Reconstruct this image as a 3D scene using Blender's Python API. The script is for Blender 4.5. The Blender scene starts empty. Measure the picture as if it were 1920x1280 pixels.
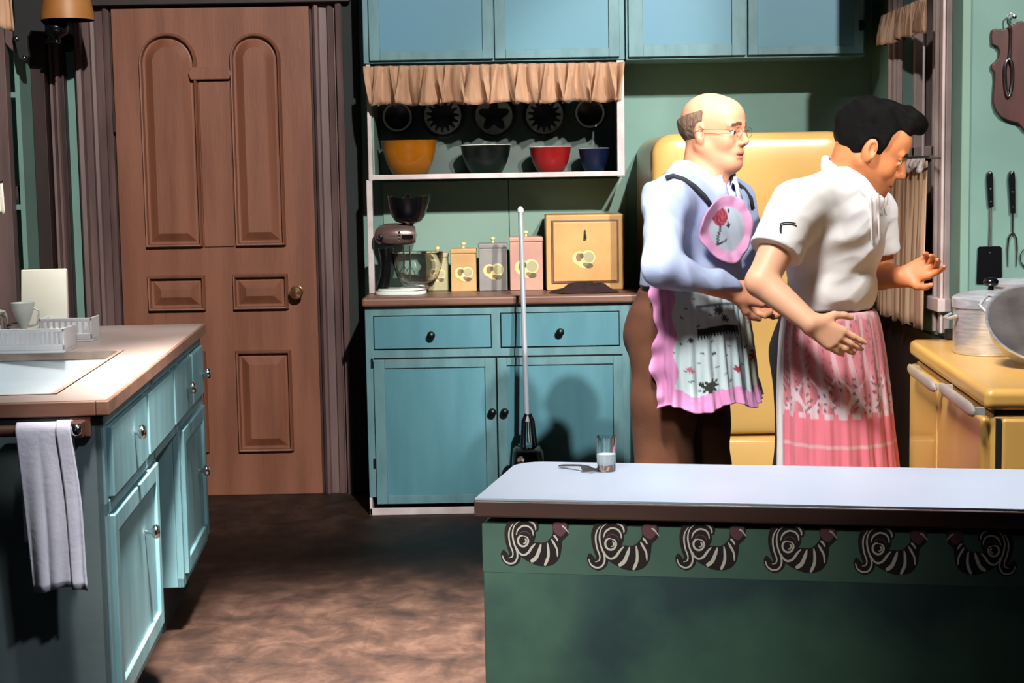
import bpy, math, random
import numpy as np
from mathutils import Matrix, Vector
from math import sin, cos, pi, radians as R
random.seed(7); np.random.seed(7)
SC = bpy.context.scene
COL = SC.collection

# ------------------------------------------------------------------ camera
FPX, EYE, PITCH, ROLL = 3000.0, 1.40, math.atan(310/3000.0), 0.017
cam_d = bpy.data.cameras.new('camera'); cam = bpy.data.objects.new('camera', cam_d); COL.objects.link(cam)
cam_d.sensor_width = 36; cam_d.lens = FPX/1920*36; cam_d.clip_end = 60
CM = Matrix.Translation((0, 0, EYE)) @ Matrix.Rotation(pi/2-PITCH, 4, 'X') @ Matrix.Rotation(-ROLL, 4, 'Z')
cam.matrix_world = CM
SC.camera = cam
CR = CM.to_3x3(); CO = Vector((0, 0, EYE))
def ray(px, py): return CR @ Vector(((px-960)/FPX, -(py-640)/FPX, -1))
def onY(px, py, Y): d = ray(px, py); return CO + d*(Y/d.y)
def onZ(px, py, Z): d = ray(px, py); return CO + d*((Z-EYE)/d.z)
def onX(px, py, X): d = ray(px, py); return CO + d*(X/d.x)

# ------------------------------------------------------------------ light and exposure
SC.view_settings.view_transform = 'Standard'; SC.view_settings.look = 'None'
SC.view_settings.gamma = 1; SC.view_settings.use_curve_mapping = False
SC.view_settings.exposure = 0.0
W = bpy.data.worlds.new('studio_dark'); SC.world = W; W.use_nodes = True
W.node_tree.nodes['Background'].inputs[0].default_value = (0.45, 0.55, 0.7, 1)
W.node_tree.nodes['Background'].inputs[1].default_value = 0.009
def aim(o, loc, tgt):
    o.location = loc; o.rotation_euler = (Vector(tgt)-Vector(loc)).to_track_quat('-Z', 'Y').to_euler()
def spot(name, loc, tgt, watts, half, blend=.3, size=.1, col=(1, .955, .91)):
    l = bpy.data.lights.new(name, 'SPOT'); l.energy = watts; l.color = col; l.shadow_soft_size = size
    l.spot_size = R(half*2); l.spot_blend = blend
    o = bpy.data.objects.new(name, l); COL.objects.link(o); aim(o, loc, tgt); return o
def area(name, loc, tgt, watts, sx, sy, col=(1, 1, 1), spread=180):
    l = bpy.data.lights.new(name, 'AREA'); l.energy = watts; l.color = col; l.shape = 'RECTANGLE'; l.size = sx; l.size_y = sy
    l.spread = R(spread)
    o = bpy.data.objects.new(name, l); COL.objects.link(o); aim(o, loc, tgt); return o
spot('key_spotlight', (2.6, -5.0, 7.6), (-.72, 6.6, 1.72), 9200, 7.8, .35, .12)
spot('fridge_spotlight', (3.3, -3.0, 6.3), (0.95, 6.5, 1.25), 5200, 7.0, .4, .10)
spot('people_spotlight', (-.9, 1.6, 4.9), (1.12, 4.5, 1.02), 1850, 13.5, .6, .45)
spot('floor_spotlight', (-.3, 3.0, 4.8), (-.38, 4.45, 0), 16500, 12.5, 1, .3, (1, .9, .82))
spot('counter_spotlight', (0.35, 2.62, 4.3), (0.7, 2.72, .9), 980, 19, .9, .15, (.92, .95, 1))
spot('sink_spotlight', (1.6, 1.6, 4.2), (-1.2, 4.3, .7), 390, 14, .5, .1, (.93, .97, 1))
spot('sink_top_spotlight', (-1.2, 4.6, 4.6), (-1.35, 4.65, .9), 420, 15, .8, .1, (1, .96, .94))
spot('window_fill_spot', (-1.0, 2.6, 4.0), (1.62, 6.25, 1.42), 520, 8.5, .4, .1)  # added lamp with no seen source, brightens the window wall
spot('stove_fill_spot', (-.1, 1.9, 4.4), (1.5, 4.15, .88), 640, 8, .6, .1)  # unseen lamp added to lift the stove and pot
spot('front_spotlight', (-1.6, -1.0, 2.6), (-.08, 2.4, .90), 700, 7.6, 1, .3, (.9, 1, .95))
area('set_fill', (-.5, -1.5, 3.6), (0, 6, 1.1), 3.5, 2.5, 1.5, (.8, .9, 1))

# ------------------------------------------------------------------ materials
def lin(h):
    if isinstance(h, str):
        c = [int(h[i:i+2], 16)/255 for i in (0, 2, 4)]
        c = [x/12.92 if x < .04045 else ((x+.055)/1.055)**2.4 for x in c]
    else: c = list(h)
    return tuple(c)+(1,)
def mat(name, c1, c2=None, rough=.55, metal=0, scale=6, stretch=(1, 1, 1), lo=.35, hi=.65, bump=0, bscale=40, spec=.5,
        trans=0, coat=0, detail=6, sheen=0, sss=0, attr=None):
    m = bpy.data.materials.new(name); m.use_nodes = True; nt = m.node_tree; N = nt.nodes; L = nt.links
    b = N['Principled BSDF']; b.inputs['Roughness'].default_value = rough; b.inputs['Metallic'].default_value = metal
    b.inputs['Specular IOR Level'].default_value = spec; b.inputs['Transmission Weight'].default_value = trans
    b.inputs['Coat Weight'].default_value = coat; b.inputs['Sheen Weight'].default_value = sheen
    if sss: b.inputs['Subsurface Weight'].default_value = sss; b.inputs['Subsurface Radius'].default_value = (.02, .008, .004); b.inputs['Subsurface Scale'].default_value = .5
    b.inputs['Base Color'].default_value = lin(c1)
    tc = N.new('ShaderNodeTexCoord'); mp = N.new('ShaderNodeMapping'); mp.inputs['Scale'].default_value = stretch
    L.new(tc.outputs['Object'], mp.inputs[0])
    src = None
    if attr:
        a = N.new('ShaderNodeAttribute'); a.attribute_name = attr; src = a.outputs['Color']
        L.new(src, b.inputs['Base Color'])
    if c2:
        n = N.new('ShaderNodeTexNoise'); n.inputs['Scale'].default_value = scale; n.inputs['Detail'].default_value = detail
        L.new(mp.outputs[0], n.inputs['Vector'])
        mr = N.new('ShaderNodeMapRange'); mr.inputs['From Min'].default_value = lo; mr.inputs['From Max'].default_value = hi
        L.new(n.outputs[0], mr.inputs['Value'])
        mx = N.new('ShaderNodeMix'); mx.data_type = 'RGBA'; L.new(mr.outputs[0], mx.inputs['Factor'])
        mx.inputs['A'].default_value = lin(c1); mx.inputs['B'].default_value = lin(c2)
        if src: L.new(src, mx.inputs['A'])
        L.new(mx.outputs['Result'], b.inputs['Base Color'])
    if bump:
        n2 = N.new('ShaderNodeTexNoise'); n2.inputs['Scale'].default_value = bscale; n2.inputs['Detail'].default_value = 4
        L.new(mp.outputs[0], n2.inputs['Vector'])
        bp = N.new('ShaderNodeBump'); bp.inputs['Strength'].default_value = bump; bp.inputs['Distance'].default_value = .01
        L.new(n2.outputs[0], bp.inputs['Height']); L.new(bp.outputs[0], b.inputs['Normal'])
    return m
M = {}
M['teal'] = mat('teal_paint', '4c7f8b', '3f737f', rough=.5, scale=3, stretch=(3, 3, .6), bump=.05)
M['teal_edge'] = mat('teal_frame_paint', '5b8288', '4c7379', rough=.5, scale=9, stretch=(2, 2, .7), bump=.05)
M['teal_light'] = mat('light_teal_paint', '6d939b', '5a848e', rough=.45, scale=5, stretch=(3, 3, .6), bump=.06)
M['teal_grey'] = mat('grey_teal_paint', '66777b', '56666b', rough=.6, scale=3, bump=.05)
M['upper'] = mat('upper_cabinet_blue', '4a7c93', '4a7d8a', rough=.5, scale=1.3, bump=.03)
M['white'] = mat('white_trim_paint', 'c9bcbb', 'b5a6a4', rough=.5, scale=12)
M['wall'] = mat('green_wall_paint', '698a81', '5d7d74', rough=.75, scale=2.5, bump=.08, bscale=15)
M['wall_panel'] = mat('green_splashback', '6e8c7f', '6a8577', rough=.6, scale=2, bump=.05)
M['wall_shade'] = mat('shaded_wall', '1f2624', rough=.9)  # painted shade for the strip beside the door casing
M['door'] = mat('brown_door_paint', '7e4f3a', '6c402d', rough=.5, scale=3, stretch=(4, 4, .5), bump=.08, bscale=30)
M['casing'] = mat('mauve_casing_paint', '66504d', '4f3d3b', rough=.5, scale=5, stretch=(3, 3, .4), bump=.05)
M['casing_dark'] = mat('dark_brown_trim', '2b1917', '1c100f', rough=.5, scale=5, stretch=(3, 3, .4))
M['counter'] = mat('brown_counter_edge', '8a6454', '75503f', rough=.4, scale=6, stretch=(.6, 4, 4))
M['counter_top'] = mat('worn_counter_top', '9f918c', '917c71', rough=.35, scale=2.5, lo=.4, hi=.7)
M['back_top'] = mat('brown_back_worktop', '7c5a4b', '644537', rough=.4, scale=5, stretch=(.6, 4, 4))
M['island_top'] = mat('pale_island_laminate', 'b4b8c4', 'aab1be', rough=.28, scale=3)
M['island_edge'] = mat('dark_brown_edge', '5b3a31', '4a2c25', rough=.4, scale=5, stretch=(.5, 4, 4))
M['island'] = mat('mottled_green_paint', '5a7c66', '34494a', rough=.7, scale=3.2, lo=.40, hi=.62, bump=.08, bscale=15)
M['border'] = mat('grey_green_border', '587563', '4d655a', rough=.7, scale=8)
M['knob_dark'] = mat('dark_iron_knob', '1d2426', rough=.35, metal=.7)
M['chrome'] = mat('chrome', 'c8c8c8', rough=.15, metal=1)
M['alu'] = mat('brushed_aluminium', 'd4d8df', 'b8bcc6', rough=.28, metal=.6, scale=20, stretch=(1, 1, 10))
M['pan_in'] = mat('worn_pan_inside', '6a6463', '4f4a4b', rough=.45, metal=.6, scale=14)
M['black'] = mat('black_gloss', '0b0c0f', rough=.2)
M['black_matte'] = mat('black_matte', '0c0d0f', rough=.7)
M['yellow'] = mat('mustard_enamel', 'd0a257', 'c4934a', rough=.3, scale=2, coat=.2)
M['fridge'] = mat('yellow_enamel', 'd6ad66', 'cfa45c', rough=.3, scale=2, coat=.2)
M['tan'] = mat('tan_gathered_cloth', 'b08c70', 'a07a5e', rough=.9, scale=9, stretch=(6, 6, .6), bump=.2, bscale=90)
M['tan_stripe'] = mat('striped_tan_cloth', 'b7977c', '7d5b45', rough=.9, scale=16, stretch=(4, 4, .05), lo=.42, hi=.58)
M['towel'] = mat('white_towel', 'dfe1f3', 'd2d4ea', rough=.95, scale=12, bump=.1, bscale=90)
M['glass'] = mat('clear_glass', 'f4f8f8', rough=.03, trans=1)
M['amber'] = mat('amber_lamp_shade', 'a8713a', '8c5524', rough=.5, scale=4)
M['cream'] = mat('cream_card', 'f0ecd4', 'f3f1e2', rough=.6, scale=4)
M['plastic'] = mat('white_rubber', 'd9d9dc', 'cfcfce', rough=.4, scale=6)
M['enamel'] = mat('pale_blue_enamel', 'b4c8d2', 'c3cdd2', rough=.2, scale=3)
M['pot_yellow'] = mat('yellow_bowl_glaze', 'a8640f', '8c500b', rough=.2, scale=4)
M['bowl_green'] = mat('dark_green_glaze', '020a07', rough=.35)
M['bowl_red'] = mat('red_glaze', '7d1012', rough=.3)
M['bowl_blue'] = mat('blue_glaze', '060e2a', rough=.35)
M['bowl_in'] = mat('white_bowl_glaze', 'd9ded6', rough=.25)
M['plate_dark'] = mat('black_plate_glaze', '0a0808', rough=.3)
M['plate_grey'] = mat('grey_plate_pattern', 'b4b4b0', '8f9694', rough=.4, scale=30)
M['canister_tan'] = mat('tan_tin', 'b08a59', 'c29b69', rough=.4, scale=9)
M['canister_grey'] = mat('grey_tin', '8a8784', '7a7874', rough=.4, scale=9)
M['canister_pink'] = mat('pink_tin', 'b08478', 'bb8f7c', rough=.4, scale=9)
M['canister_pale'] = mat('pale_tin', 'a9a27f', '9b946f', rough=.4, scale=9)
M['bread'] = mat('golden_tin', 'c79c62', 'b98c52', rough=.4, scale=6)
M['fruit'] = mat('pale_fruit_paint', 'dccb8c', 'cdbb78', rough=.5, scale=30)
M['leaf'] = mat('dark_leaf_paint', '55503a', rough=.5)
M['fruit_brown'] = mat('brown_leaf_paint', '8b6847', rough=.5)
M['cloth_dark'] = mat('dark_maroon_cloth', '2f1311', '1d0c0b', rough=.9, scale=12)
M['wood_red'] = mat('dark_red_wood', '4a201a', '2e110e', rough=.4, scale=5, stretch=(4, 4, .6))
M['rooster_dark'] = mat('black_maroon_paint', '1c0a0b', '2c1112', rough=.6, scale=20)
M['rooster_cream'] = mat('cream_paint', 'e6d2c2', 'ead9cc', rough=.6, scale=20)
M['rooster_pink'] = mat('rose_paint', '74404a', rough=.6)
M['mixer'] = mat('brown_metal_housing', '7c6660', '8d7a74', rough=.25, metal=.6, scale=5)
M['window_dark'] = mat('dark_window_glass', '120a09', rough=.05, spec=.8)
M['rod_brown'] = mat('brown_wooden_rod', '5e3f31', '4a2f25', rough=.5, scale=8)

def floor_mat():
    m = bpy.data.materials.new('brown_mottled_linoleum'); m.use_nodes = True; N = m.node_tree.nodes; L = m.node_tree.links
    b = N['Principled BSDF']; b.inputs['Roughness'].default_value = .6; b.inputs['Specular IOR Level'].default_value = .25
    tc = N.new('ShaderNodeTexCoord'); mp = N.new('ShaderNodeMapping'); mp.inputs['Scale'].default_value = (1, .8, 1)
    L.new(tc.outputs['Object'], mp.inputs[0])
    a = N.new('ShaderNodeTexNoise'); a.inputs['Scale'].default_value = 7; a.inputs['Detail'].default_value = 9; a.inputs['Roughness'].default_value = .68
    a.inputs['Distortion'].default_value = .35
    L.new(mp.outputs[0], a.inputs['Vector'])
    r = N.new('ShaderNodeValToRGB'); r.color_ramp.elements[0].position = .33; r.color_ramp.elements[1].position = .68
    r.color_ramp.elements[0].color = lin('150b08'); r.color_ramp.elements[1].color = lin('433229')
    e = r.color_ramp.elements.new(.5); e.color = lin('2d1e17')
    L.new(a.outputs[0], r.inputs[0])
    br = N.new('ShaderNodeTexBrick'); br.inputs['Scale'].default_value = 1; br.inputs['Brick Width'].default_value = .46; br.inputs['Row Height'].default_value = .46
    br.inputs['Mortar Size'].default_value = .004; br.offset = 0
    br.inputs['Color1'].default_value = (1, 1, 1, 1); br.inputs['Color2'].default_value = (.72, .70, .68, 1); br.inputs['Mortar'].default_value = (.75, .73, .7, 1)
    L.new(tc.outputs['Object'], br.inputs['Vector'])
    mx = N.new('ShaderNodeMix'); mx.data_type = 'RGBA'; mx.blend_type = 'MULTIPLY'; mx.inputs['Factor'].default_value = 1
    L.new(r.outputs[0], mx.inputs['A']); L.new(br.outputs[0], mx.inputs['B']); L.new(mx.outputs['Result'], b.inputs['Base Color'])
    return m
M['floor'] = floor_mat()

# ------------------------------------------------------------------ scene-graph helpers
WM = {}
def wmat(o): return WM.get(o.name, Matrix.Identity(4)) if o else Matrix.Identity(4)
def tag(o, label=None, cat=None, group=None, kind=None):
    for k, v in (('label', label), ('category', cat), ('group', group), ('kind', kind)):
        if v: o[k] = v
    return o
def thing(name, label, cat, loc=(0, 0, 0), rz=0, group=None):
    o = bpy.data.objects.new(name, None); COL.objects.link(o); o.empty_display_size = .05
    o.location = loc; o.rotation_euler = (0, 0, rz)
    WM[o.name] = Matrix.Translation(loc) @ Matrix.Rotation(rz, 4, 'Z')
    return tag(o, label, cat, group)
class MB:
    def __init__(s): s.v = []; s.f = []; s.m = []
    def add(s, vs, fs, m=0):
        n = len(s.v); s.v += [tuple(v) for v in vs]
        for f in fs: s.f.append(tuple(i+n for i in f)); s.m.append(m)
        return s
    def box(s, x0, x1, y0, y1, z0, z1, m=0):
        x0, x1 = sorted((x0, x1)); y0, y1 = sorted((y0, y1)); z0, z1 = sorted((z0, z1))
        return s.add([(x, y, z) for z in (z0, z1) for x, y in ((x0, y0), (x1, y0), (x1, y1), (x0, y1))],
              [(3, 2, 1, 0), (4, 5, 6, 7), (0, 1, 5, 4), (1, 2, 6, 5), (2, 3, 7, 6), (3, 0, 4, 7)], m)
    def prism(s, pts, fn, d0, d1, m=0):
        """pts: 2-D outline; fn(u, v, d) -> 3-D"""
        n = len(pts)
        vs = [fn(u, v, d0) for u, v in pts]+[fn(u, v, d1) for u, v in pts]
        return s.add(vs, [tuple(range(n))[::-1], tuple(range(n, 2*n))]+[(i, (i+1) % n, n+(i+1) % n, n+i) for i in range(n)], m)
    def loops(s, rings, m=0, cap0=False, cap1=False, closed=True):
        n = len(rings[0]); vs = [p for r in rings for p in r]; fs = []
        for j in range(len(rings)-1):
            for i in range(n if closed else n-1):
                k = (i+1) % n; fs.append((j*n+i, j*n+k, (j+1)*n+k, (j+1)*n+i))
        if cap0: fs.append(tuple(range(n))[::-1])
        if cap1: fs.append(tuple(range((len(rings)-1)*n, len(rings)*n)))
        return s.add(vs, fs, m)
    def lathe(s, prof, c, seg=40, axis='Z', m=0, M4=None):
        rings = []
        for r, h in prof:
            ring = []
            for i in range(seg):
                a = 2*pi*i/seg; p = Vector((r*cos(a), r*sin(a), h))
                if axis == 'Y': p = Vector((p.x, -p.z, p.y))
                if axis == 'X': p = Vector((p.z, p.x, p.y))
                if M4 is not None: p = M4 @ p
                ring.append(p+Vector(c))
            rings.append(ring)
        return s.loops(rings, m, prof[0][0] > 1e-5, prof[-1][0] > 1e-5)
    def tube(s, pts, r, seg=12, m=0, caps=True):
        pts = [Vector(p) for p in pts]; rings = []; n = len(pts)
        rr = r if isinstance(r, (list, tuple)) else [r]*n
        t0 = (pts[1]-pts[0]).normalized(); up = Vector((0, 0, 1)) if abs(t0.z) < .9 else Vector((1, 0, 0))
        u = t0.cross(up).normalized()
        for i in range(n):
            t = (pts[min(i+1, n-1)]-pts[max(i-1, 0)]).normalized()
            u = (u-t*u.dot(t)).normalized(); w = t.cross(u)
            rings.append([pts[i]+(u*cos(2*pi*k/seg)+w*sin(2*pi*k/seg))*rr[i] for k in range(seg)])
        return s.loops(rings, m, caps, caps)
    def build(s, name, mats, parent=None, bevel=0, smooth=False, local=False, seg=2, label=None, kind=None, colors=None, subsurf=0, solid=0):
        me = bpy.data.meshes.new(name); me.from_pydata([tuple(v) for v in s.v], [], s.f)
        if not isinstance(mats, (list, tuple)): mats = [mats]
        for m in mats: me.materials.append(m)
        me.polygons.foreach_set('material_index', s.m)
        if not local and parent is not None: me.transform(wmat(parent).inverted())
        me.update()
        import bmesh as bmm
        b = bmm.new(); b.from_mesh(me); 
        if not solid: bmm.ops.recalc_face_normals(b, faces=b.faces)
        b.to_mesh(me); b.free()
        if smooth:
            me.polygons.foreach_set('use_smooth', [True]*len(me.polygons))
            me.set_sharp_from_angle(angle=R(smooth if smooth is not True else 40))
        if colors is not None:
            ca = me.color_attributes.new('Col', 'FLOAT_COLOR', 'POINT'); ca.data.foreach_set('color', np.asarray(colors, dtype=np.float32).ravel())
        o = bpy.data.objects.new(name, me); COL.objects.link(o)
        if parent is not None: o.parent = parent; WM[o.name] = wmat(parent)
        if solid:
            md = o.modifiers.new('thick', 'SOLIDIFY'); md.thickness = solid; md.offset = 0
        if bevel:
            md = o.modifiers.new('bevel', 'BEVEL'); md.width = bevel; md.segments = seg; md.limit_method = 'ANGLE'; md.angle_limit = R(40)
            me.polygons.foreach_set('use_smooth', [True]*len(me.polygons)); 
            md.harden_normals = True
        if subsurf:
            md = o.modifiers.new('sub', 'SUBSURF'); md.levels = md.render_levels = subsurf
        return tag(o, label, None, None, kind)
def box(name, ma, parent, x0, x1, y0, y1, z0, z1, bevel=.003, **k):
    return MB().box(x0, x1, y0, y1, z0, z1).build(name, ma, parent, bevel, **k)
def knob(parent, p, axis='Y', ma=None, r=.017, name='knob'):
    b = MB(); b.lathe([(.006, 0), (.006, .012), (r*.75, .016), (r, .024), (r*.95, .03), (r*.5, .036), (0, .037)], p, 20, axis)
    return b.build(name, ma, parent, smooth=True)
def copy_tree(o, parent=None, loc=None):
    c = o.copy(); COL.objects.link(c)
    if parent: c.parent = parent
    if loc is not None: c.location = loc
    for ch in list(o.children): copy_tree(ch, c)
    return c
# ------------------------------------------------------------------ the setting
YB = 7.10                                   # back wall
XR = 1.60                                   # right wall
def struct(name, o): return tag(o, kind='structure')
struct('floor', box('floor', M['floor'], None, -2.6, 2.9, -.6, YB+.1, -.06, 0, 0))
struct('w', box('wall_back', M['wall'], None, -2.5, XR+.1, YB, YB+.1, 0, 3.0, 0))
struct('w', box('wall_left', M['wall'], None, -2.6, -2.5, 2.0, YB+.1, 0, 3.0, 0))
struct('w', box('wall_stove', M['wall'], None, XR+.1, 2.9, 5.70, 5.80, 0, 3.0, 0))
# right wall with the window opening
wy0, wy1, wz0, wz1 = 5.93, 6.55, .93, 2.2
b = MB(); b.box(XR, XR+.1, 5.70, wy0, 0, 3); b.box(XR, XR+.1, wy1, YB, 0, 3); b.box(XR, XR+.1, wy0, wy1, 0, wz0); b.box(XR, XR+.1, wy0, wy1, wz1, 3)
struct('w', b.build('wall_right', M['wall'], None))
b = MB(); b.box(XR+.085, XR+.095, wy0, wy1, wz0, wz1)
win = struct('w', b.build('window_1', M['window_dark'], None))
b = MB()
for (a, c) in ((wy0-.11, wy0), (wy1, wy1+.11)): b.box(XR-.022, XR, a, c, .80, wz1+.1); b.box(XR-.036, XR-.022, a, a+.022, .8, wz1+.1); b.box(XR-.036, XR-.022, c-.022, c, .8, wz1+.1)
b.box(XR-.022, XR, wy0, wy1, wz1, wz1+.1); b.box(XR-.05, XR, wy0-.13, wy1+.13, .88, .93)
for (a, c) in ((wy0, wy0+.03), (wy1-.03, wy1), ((wy0+wy1)/2-.012, (wy0+wy1)/2+.012)): b.box(XR+.04, XR+.085, a, c, wz0, wz1)
b.box(XR+.04, XR+.085, wy0, wy1, 1.45, 1.49)
struct('w', b.build('window_frame', mat('pale_mauve_paint', 'b8a5a2', '9f8b88', rough=.5, scale=7), win, bevel=.004))
# added strip at the jog, corner light put into its paler colour
struct('w', box('lit_corner_strip', M['wall_panel'], None, XR-.002, XR+.03, 5.688, 5.70, 0, 3.0, .005))
struct('w', box('wall_corner', M['wall'], None, 0, 0, 0, 0, 0, 0, 0)) if False else None
# dark lower wall panelling below window
struct('w', box('trim_2', M['casing_dark'], None, XR-.02, XR, 5.72, 7.1, 0, .78, .004))

# ---- door
YD = 7.06
dl, dr = onY(226, 470, YD).x, onY(592, 470, YD).x
zt = onY(390, 14, YD).z
door = MB().box(dl, dr, YD, YD+.035, .0, zt).build('door_1', M['door'], None, bevel=.003); tag(door, kind='structure')
def panel(o, xl, xr, zb, ztp, arch=False, side=0):
    """moulding ring, groove, bevelled raised field"""
    def outline(d, n=16):
        l, r, bt, t = xl+d, xr-d, zb+d, ztp-d
        if not arch: return [(l, bt), (r, bt), (r, t), (l, t)]
        rad = (r-l)/2; cx = (l+r)/2; cz = t-rad
        return [(l, bt), (r, bt)]+[(cx+rad*cos(a), cz+rad*sin(a)) for a in [pi*k/n for k in range(n+1)]]
    steps = [(0, 0), (.001, .010), (.006, .026), (.012, .024), (.016, .001), (.025, .0005), (.029, .002), (.062, .024)]
    rings = [[(u, YD-h, v) for u, v in outline(d)] for d, h in steps]
    MB().loops(rings, 0, False, True).build('panel', M['door'], o)
def dpt(px, py): p = onY(px, py, YD); return p.x, p.z
xa, _ = dpt(268, 300); xb, _ = dpt(376, 300); _, z0 = dpt(325, 464); _, z1 = dpt(310, 62)
xc, _ = dpt(437, 300); xd, _ = dpt(532, 300); _, z1b = dpt(480, 62)
panel(door, xa, xb, z0, z1, True); panel(door, xc, xd, z0, z1b, True)
_, s0 = dpt(330, 583); _, s1 = dpt(330, 516)
xa2, _ = dpt(278, 550); xb2, _ = dpt(386, 550); xc2, _ = dpt(437, 550); xd2, _ = dpt(541, 550)
panel(door, xa2, xb2, s0, s1); panel(door, xc2, xd2, s0, s1)
_, t0 = dpt(495, 846); _, t1 = dpt(495, 656)
xa3, _ = dpt(284, 750); xb3, _ = dpt(390, 750); xc3, _ = dpt(445, 750); xd3, _ = dpt(549, 750)
panel(door, xa3, xb3, t0, t1); panel(door, xc3, xd3, t0, t1)
# little capital and pilaster between the arches
kx0, kz = dpt(357, 138); kx1, _ = dpt(433, 138); _, kzb = dpt(400, 150); _, kzt = dpt(400, 126)
b = MB(); kc = (kx0+kx1)/2
b.prism([(kx0+.004, kzb), (kx1-.004, kzb), (kx1+.004, (kzb+kzt)/2), (kx1-.004, kzt), (kx0+.004, kzt), (kx0-.004, (kzb+kzt)/2)], lambda u, v, d: (u, YD-d, v), 0, .028)
b.box(xb+.004, xc-.004, YD-.008, YD, z0, kzb-.004)
b.build('capital', M['door'], door, bevel=.004)
# knob with rose
kp = onY(558, 547, YD)
b = MB(); b.lathe([(.026, 0), (.026, .004), (.012, .01), (.011, .03), (.026, .04), (.030, .052), (.024, .064), (.0, .068)], (kp.x, YD, kp.z), 28, 'Y')
b.build('door_handle', mat('brass_knob', 'b58c6a', rough=.2, metal=.9), door, smooth=True, label='round brass door knob')
for hz in (1.62, .45):
    h = dpt(0, 0); tag(box('hinge', M['casing_dark'], door, dl-.008, dl+.004, YD-.006, YD, hz, hz+.09, .001))
# casing: moulded profile running up both sides and across
def casing(x_in, sgn, w, name):
    prof = [(0, 0), (0, .03), (.012, .045), (.024, .04), (.03, .026), (.06, .022), (.066, .034), (.08, .038), (.088, .03), (.092, .018), (w-.03, .016), (w-.026, .05), (w-.008, .055), (w, .045), (w, 0)]
    b = MB(); b.prism([(x_in+sgn*u, d) for u, d in prof], lambda u, v, z: (u, YB-v, z), 0, zt+.02); return struct('t', b.build(name, M['casing'], None))
wl = dl-.012-onY(152, 400, 7.05).x
struct('t', box('trim_door_back', M['casing_dark'], None, dl-.03, dr+.03, 7.088, YB, 0, zt+.05, 0))
struct('t', box('shade_strip', M['wall_shade'], None, onY(646, 400, 7.06).x, onY(680, 400, 7.06).x, 7.07, YB, 0, 3.0, .004))  # added dark strip, the cabinet's cast shadow put into its colour
casing(dl-.012, -1, wl, 'trim_3')
casing(dr+.012, 1, onY(650, 400, 7.05).x-dr-.012, 'trim_4')
b = MB(); b.box(dl-.012-wl, dr+.18, 7.03, YB, zt+.012, zt+.14); b.box(dl-.03-wl, dr+.2, 7.0, YB, zt+.1, zt+.14)
struct('t', b.build('trim_5', M['casing_dark'], None, bevel=.004))
# green margin and dark doorway edge farther left
gx = onY(132, 400, 7.1).x
struct('t', box('trim_6', M['casing_dark'], None, gx-.012, gx+.012, 7.05, YB, 0, 2.5, .004))
x0, x1, x2 = onY(76, 250, 7.0).x, onY(93, 250, 7.0).x, onY(112, 250, 7.0).x
b = MB(); b.prism([(x1, 0), (x1, .07), (x1+.006, .085), (x1+.016, .08), (x1+.02, .06), (x2-.018, .06), (x2-.014, .085), (x2-.004, .085), (x2, .07), (x2, 0)], lambda u, v, z: (u, YB-v, z), 0, 3)
struct('t', b.build('trim_7', M['casing'], None))
struct('t', box('trim_8', M['casing_dark'], None, x0-.02, x1, 6.96, YB, 0, 3, .003))

# ---- open shelves at the far left
sx0, sx1 = -2.2, x0-.02
t = thing('open_shelf_unit', 'tall open shelf unit with mauve post and green back, left of the brown door', 'shelf', ((sx0+sx1)/2, 6.9, 0))
px0, px1 = onY(-30, 300, 6.75).x, onY(20, 300, 6.75).x
box('post', M['casing'], t, px0, px1, 6.74, 6.80, 0, 3.0)
b = MB(); b.box(sx0, sx1, 7.07, YB, 0, 3.0); b.box(sx1-.02, sx1, 6.8, 7.07, 0, 3.0); b.build('back_panel', M['wall'], t)
for yy in (-60, 178, 388, 590):
    z = onY(50, yy, 6.82).z; box('shelf', M['wall'], t, sx0, sx1-.02, 6.80, 7.07, z-.012, z+.012)
b = MB(); zz = onY(50, 98, 6.76).z
b.prism([(px1, zz+.04), (px1, zz+.5), (px1+.02, zz+.5), (px1+.02, zz+.12), (px1+.045, zz+.03), (px1+.04, zz), (px1+.02, zz+.015)], lambda u, v, d: (u, d, v), 6.75, 6.775)
b.build('bracket', M['casing'], t, bevel=.003)
cz = onY(50, 388, 6.82).z+.013
b = MB(); cxx = onY(33, 380, 6.9).x; b.lathe([(.02, 0), (.026, .02), (.022, .05), (.014, .06), (.012, .075), (.016, .08)], (cxx, 6.9, cz), 20)
tag(b.build('small_bottle', M['black_matte'], None, smooth=True), 'small dark bottle on the lower shelf at the far left', 'bottle')

# ---- ruffles
def ruffle(name, ma, x0, x1, y, zt, zb, folds, amp, parent=None, seed=1, axis='X', pinch=.35, hem=.006, thick=.004, rows=10, slant=0):
    rnd = random.Random(seed); n = folds*8+1; ph = []; a = 0
    for i in range(n): a += 2*pi/8*rnd.uniform(.55, 1.45); ph.append(a)
    rings = []
    tilt = [rnd.uniform(-1, 1) for _ in range(n)]
    for j in range(rows+1):
        v = j/rows; row = []
        g = pinch+(1-pinch)*min(1, v*1.4)
        for i in range(n):
            u = i/(n-1); s = x0+(x1-x0)*u+amp*.5*sin(ph[i]*.5+v*1.2)*v+slant*v*(u-.5)
            d = y-amp*g*(.6+.6*sin(ph[i])+.25*sin(ph[i]*2.3+v))-.004*v
            z = zt+(zb-zt)*v+hem*sin(ph[i]*.7)*v
            row.append((s, d, z) if axis == 'X' else (d, s, z))
        rings.append(row)
    b = MB(); b.loops(rings, closed=False)
    return b.build(name, ma, parent, smooth=80, solid=thick)

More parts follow.
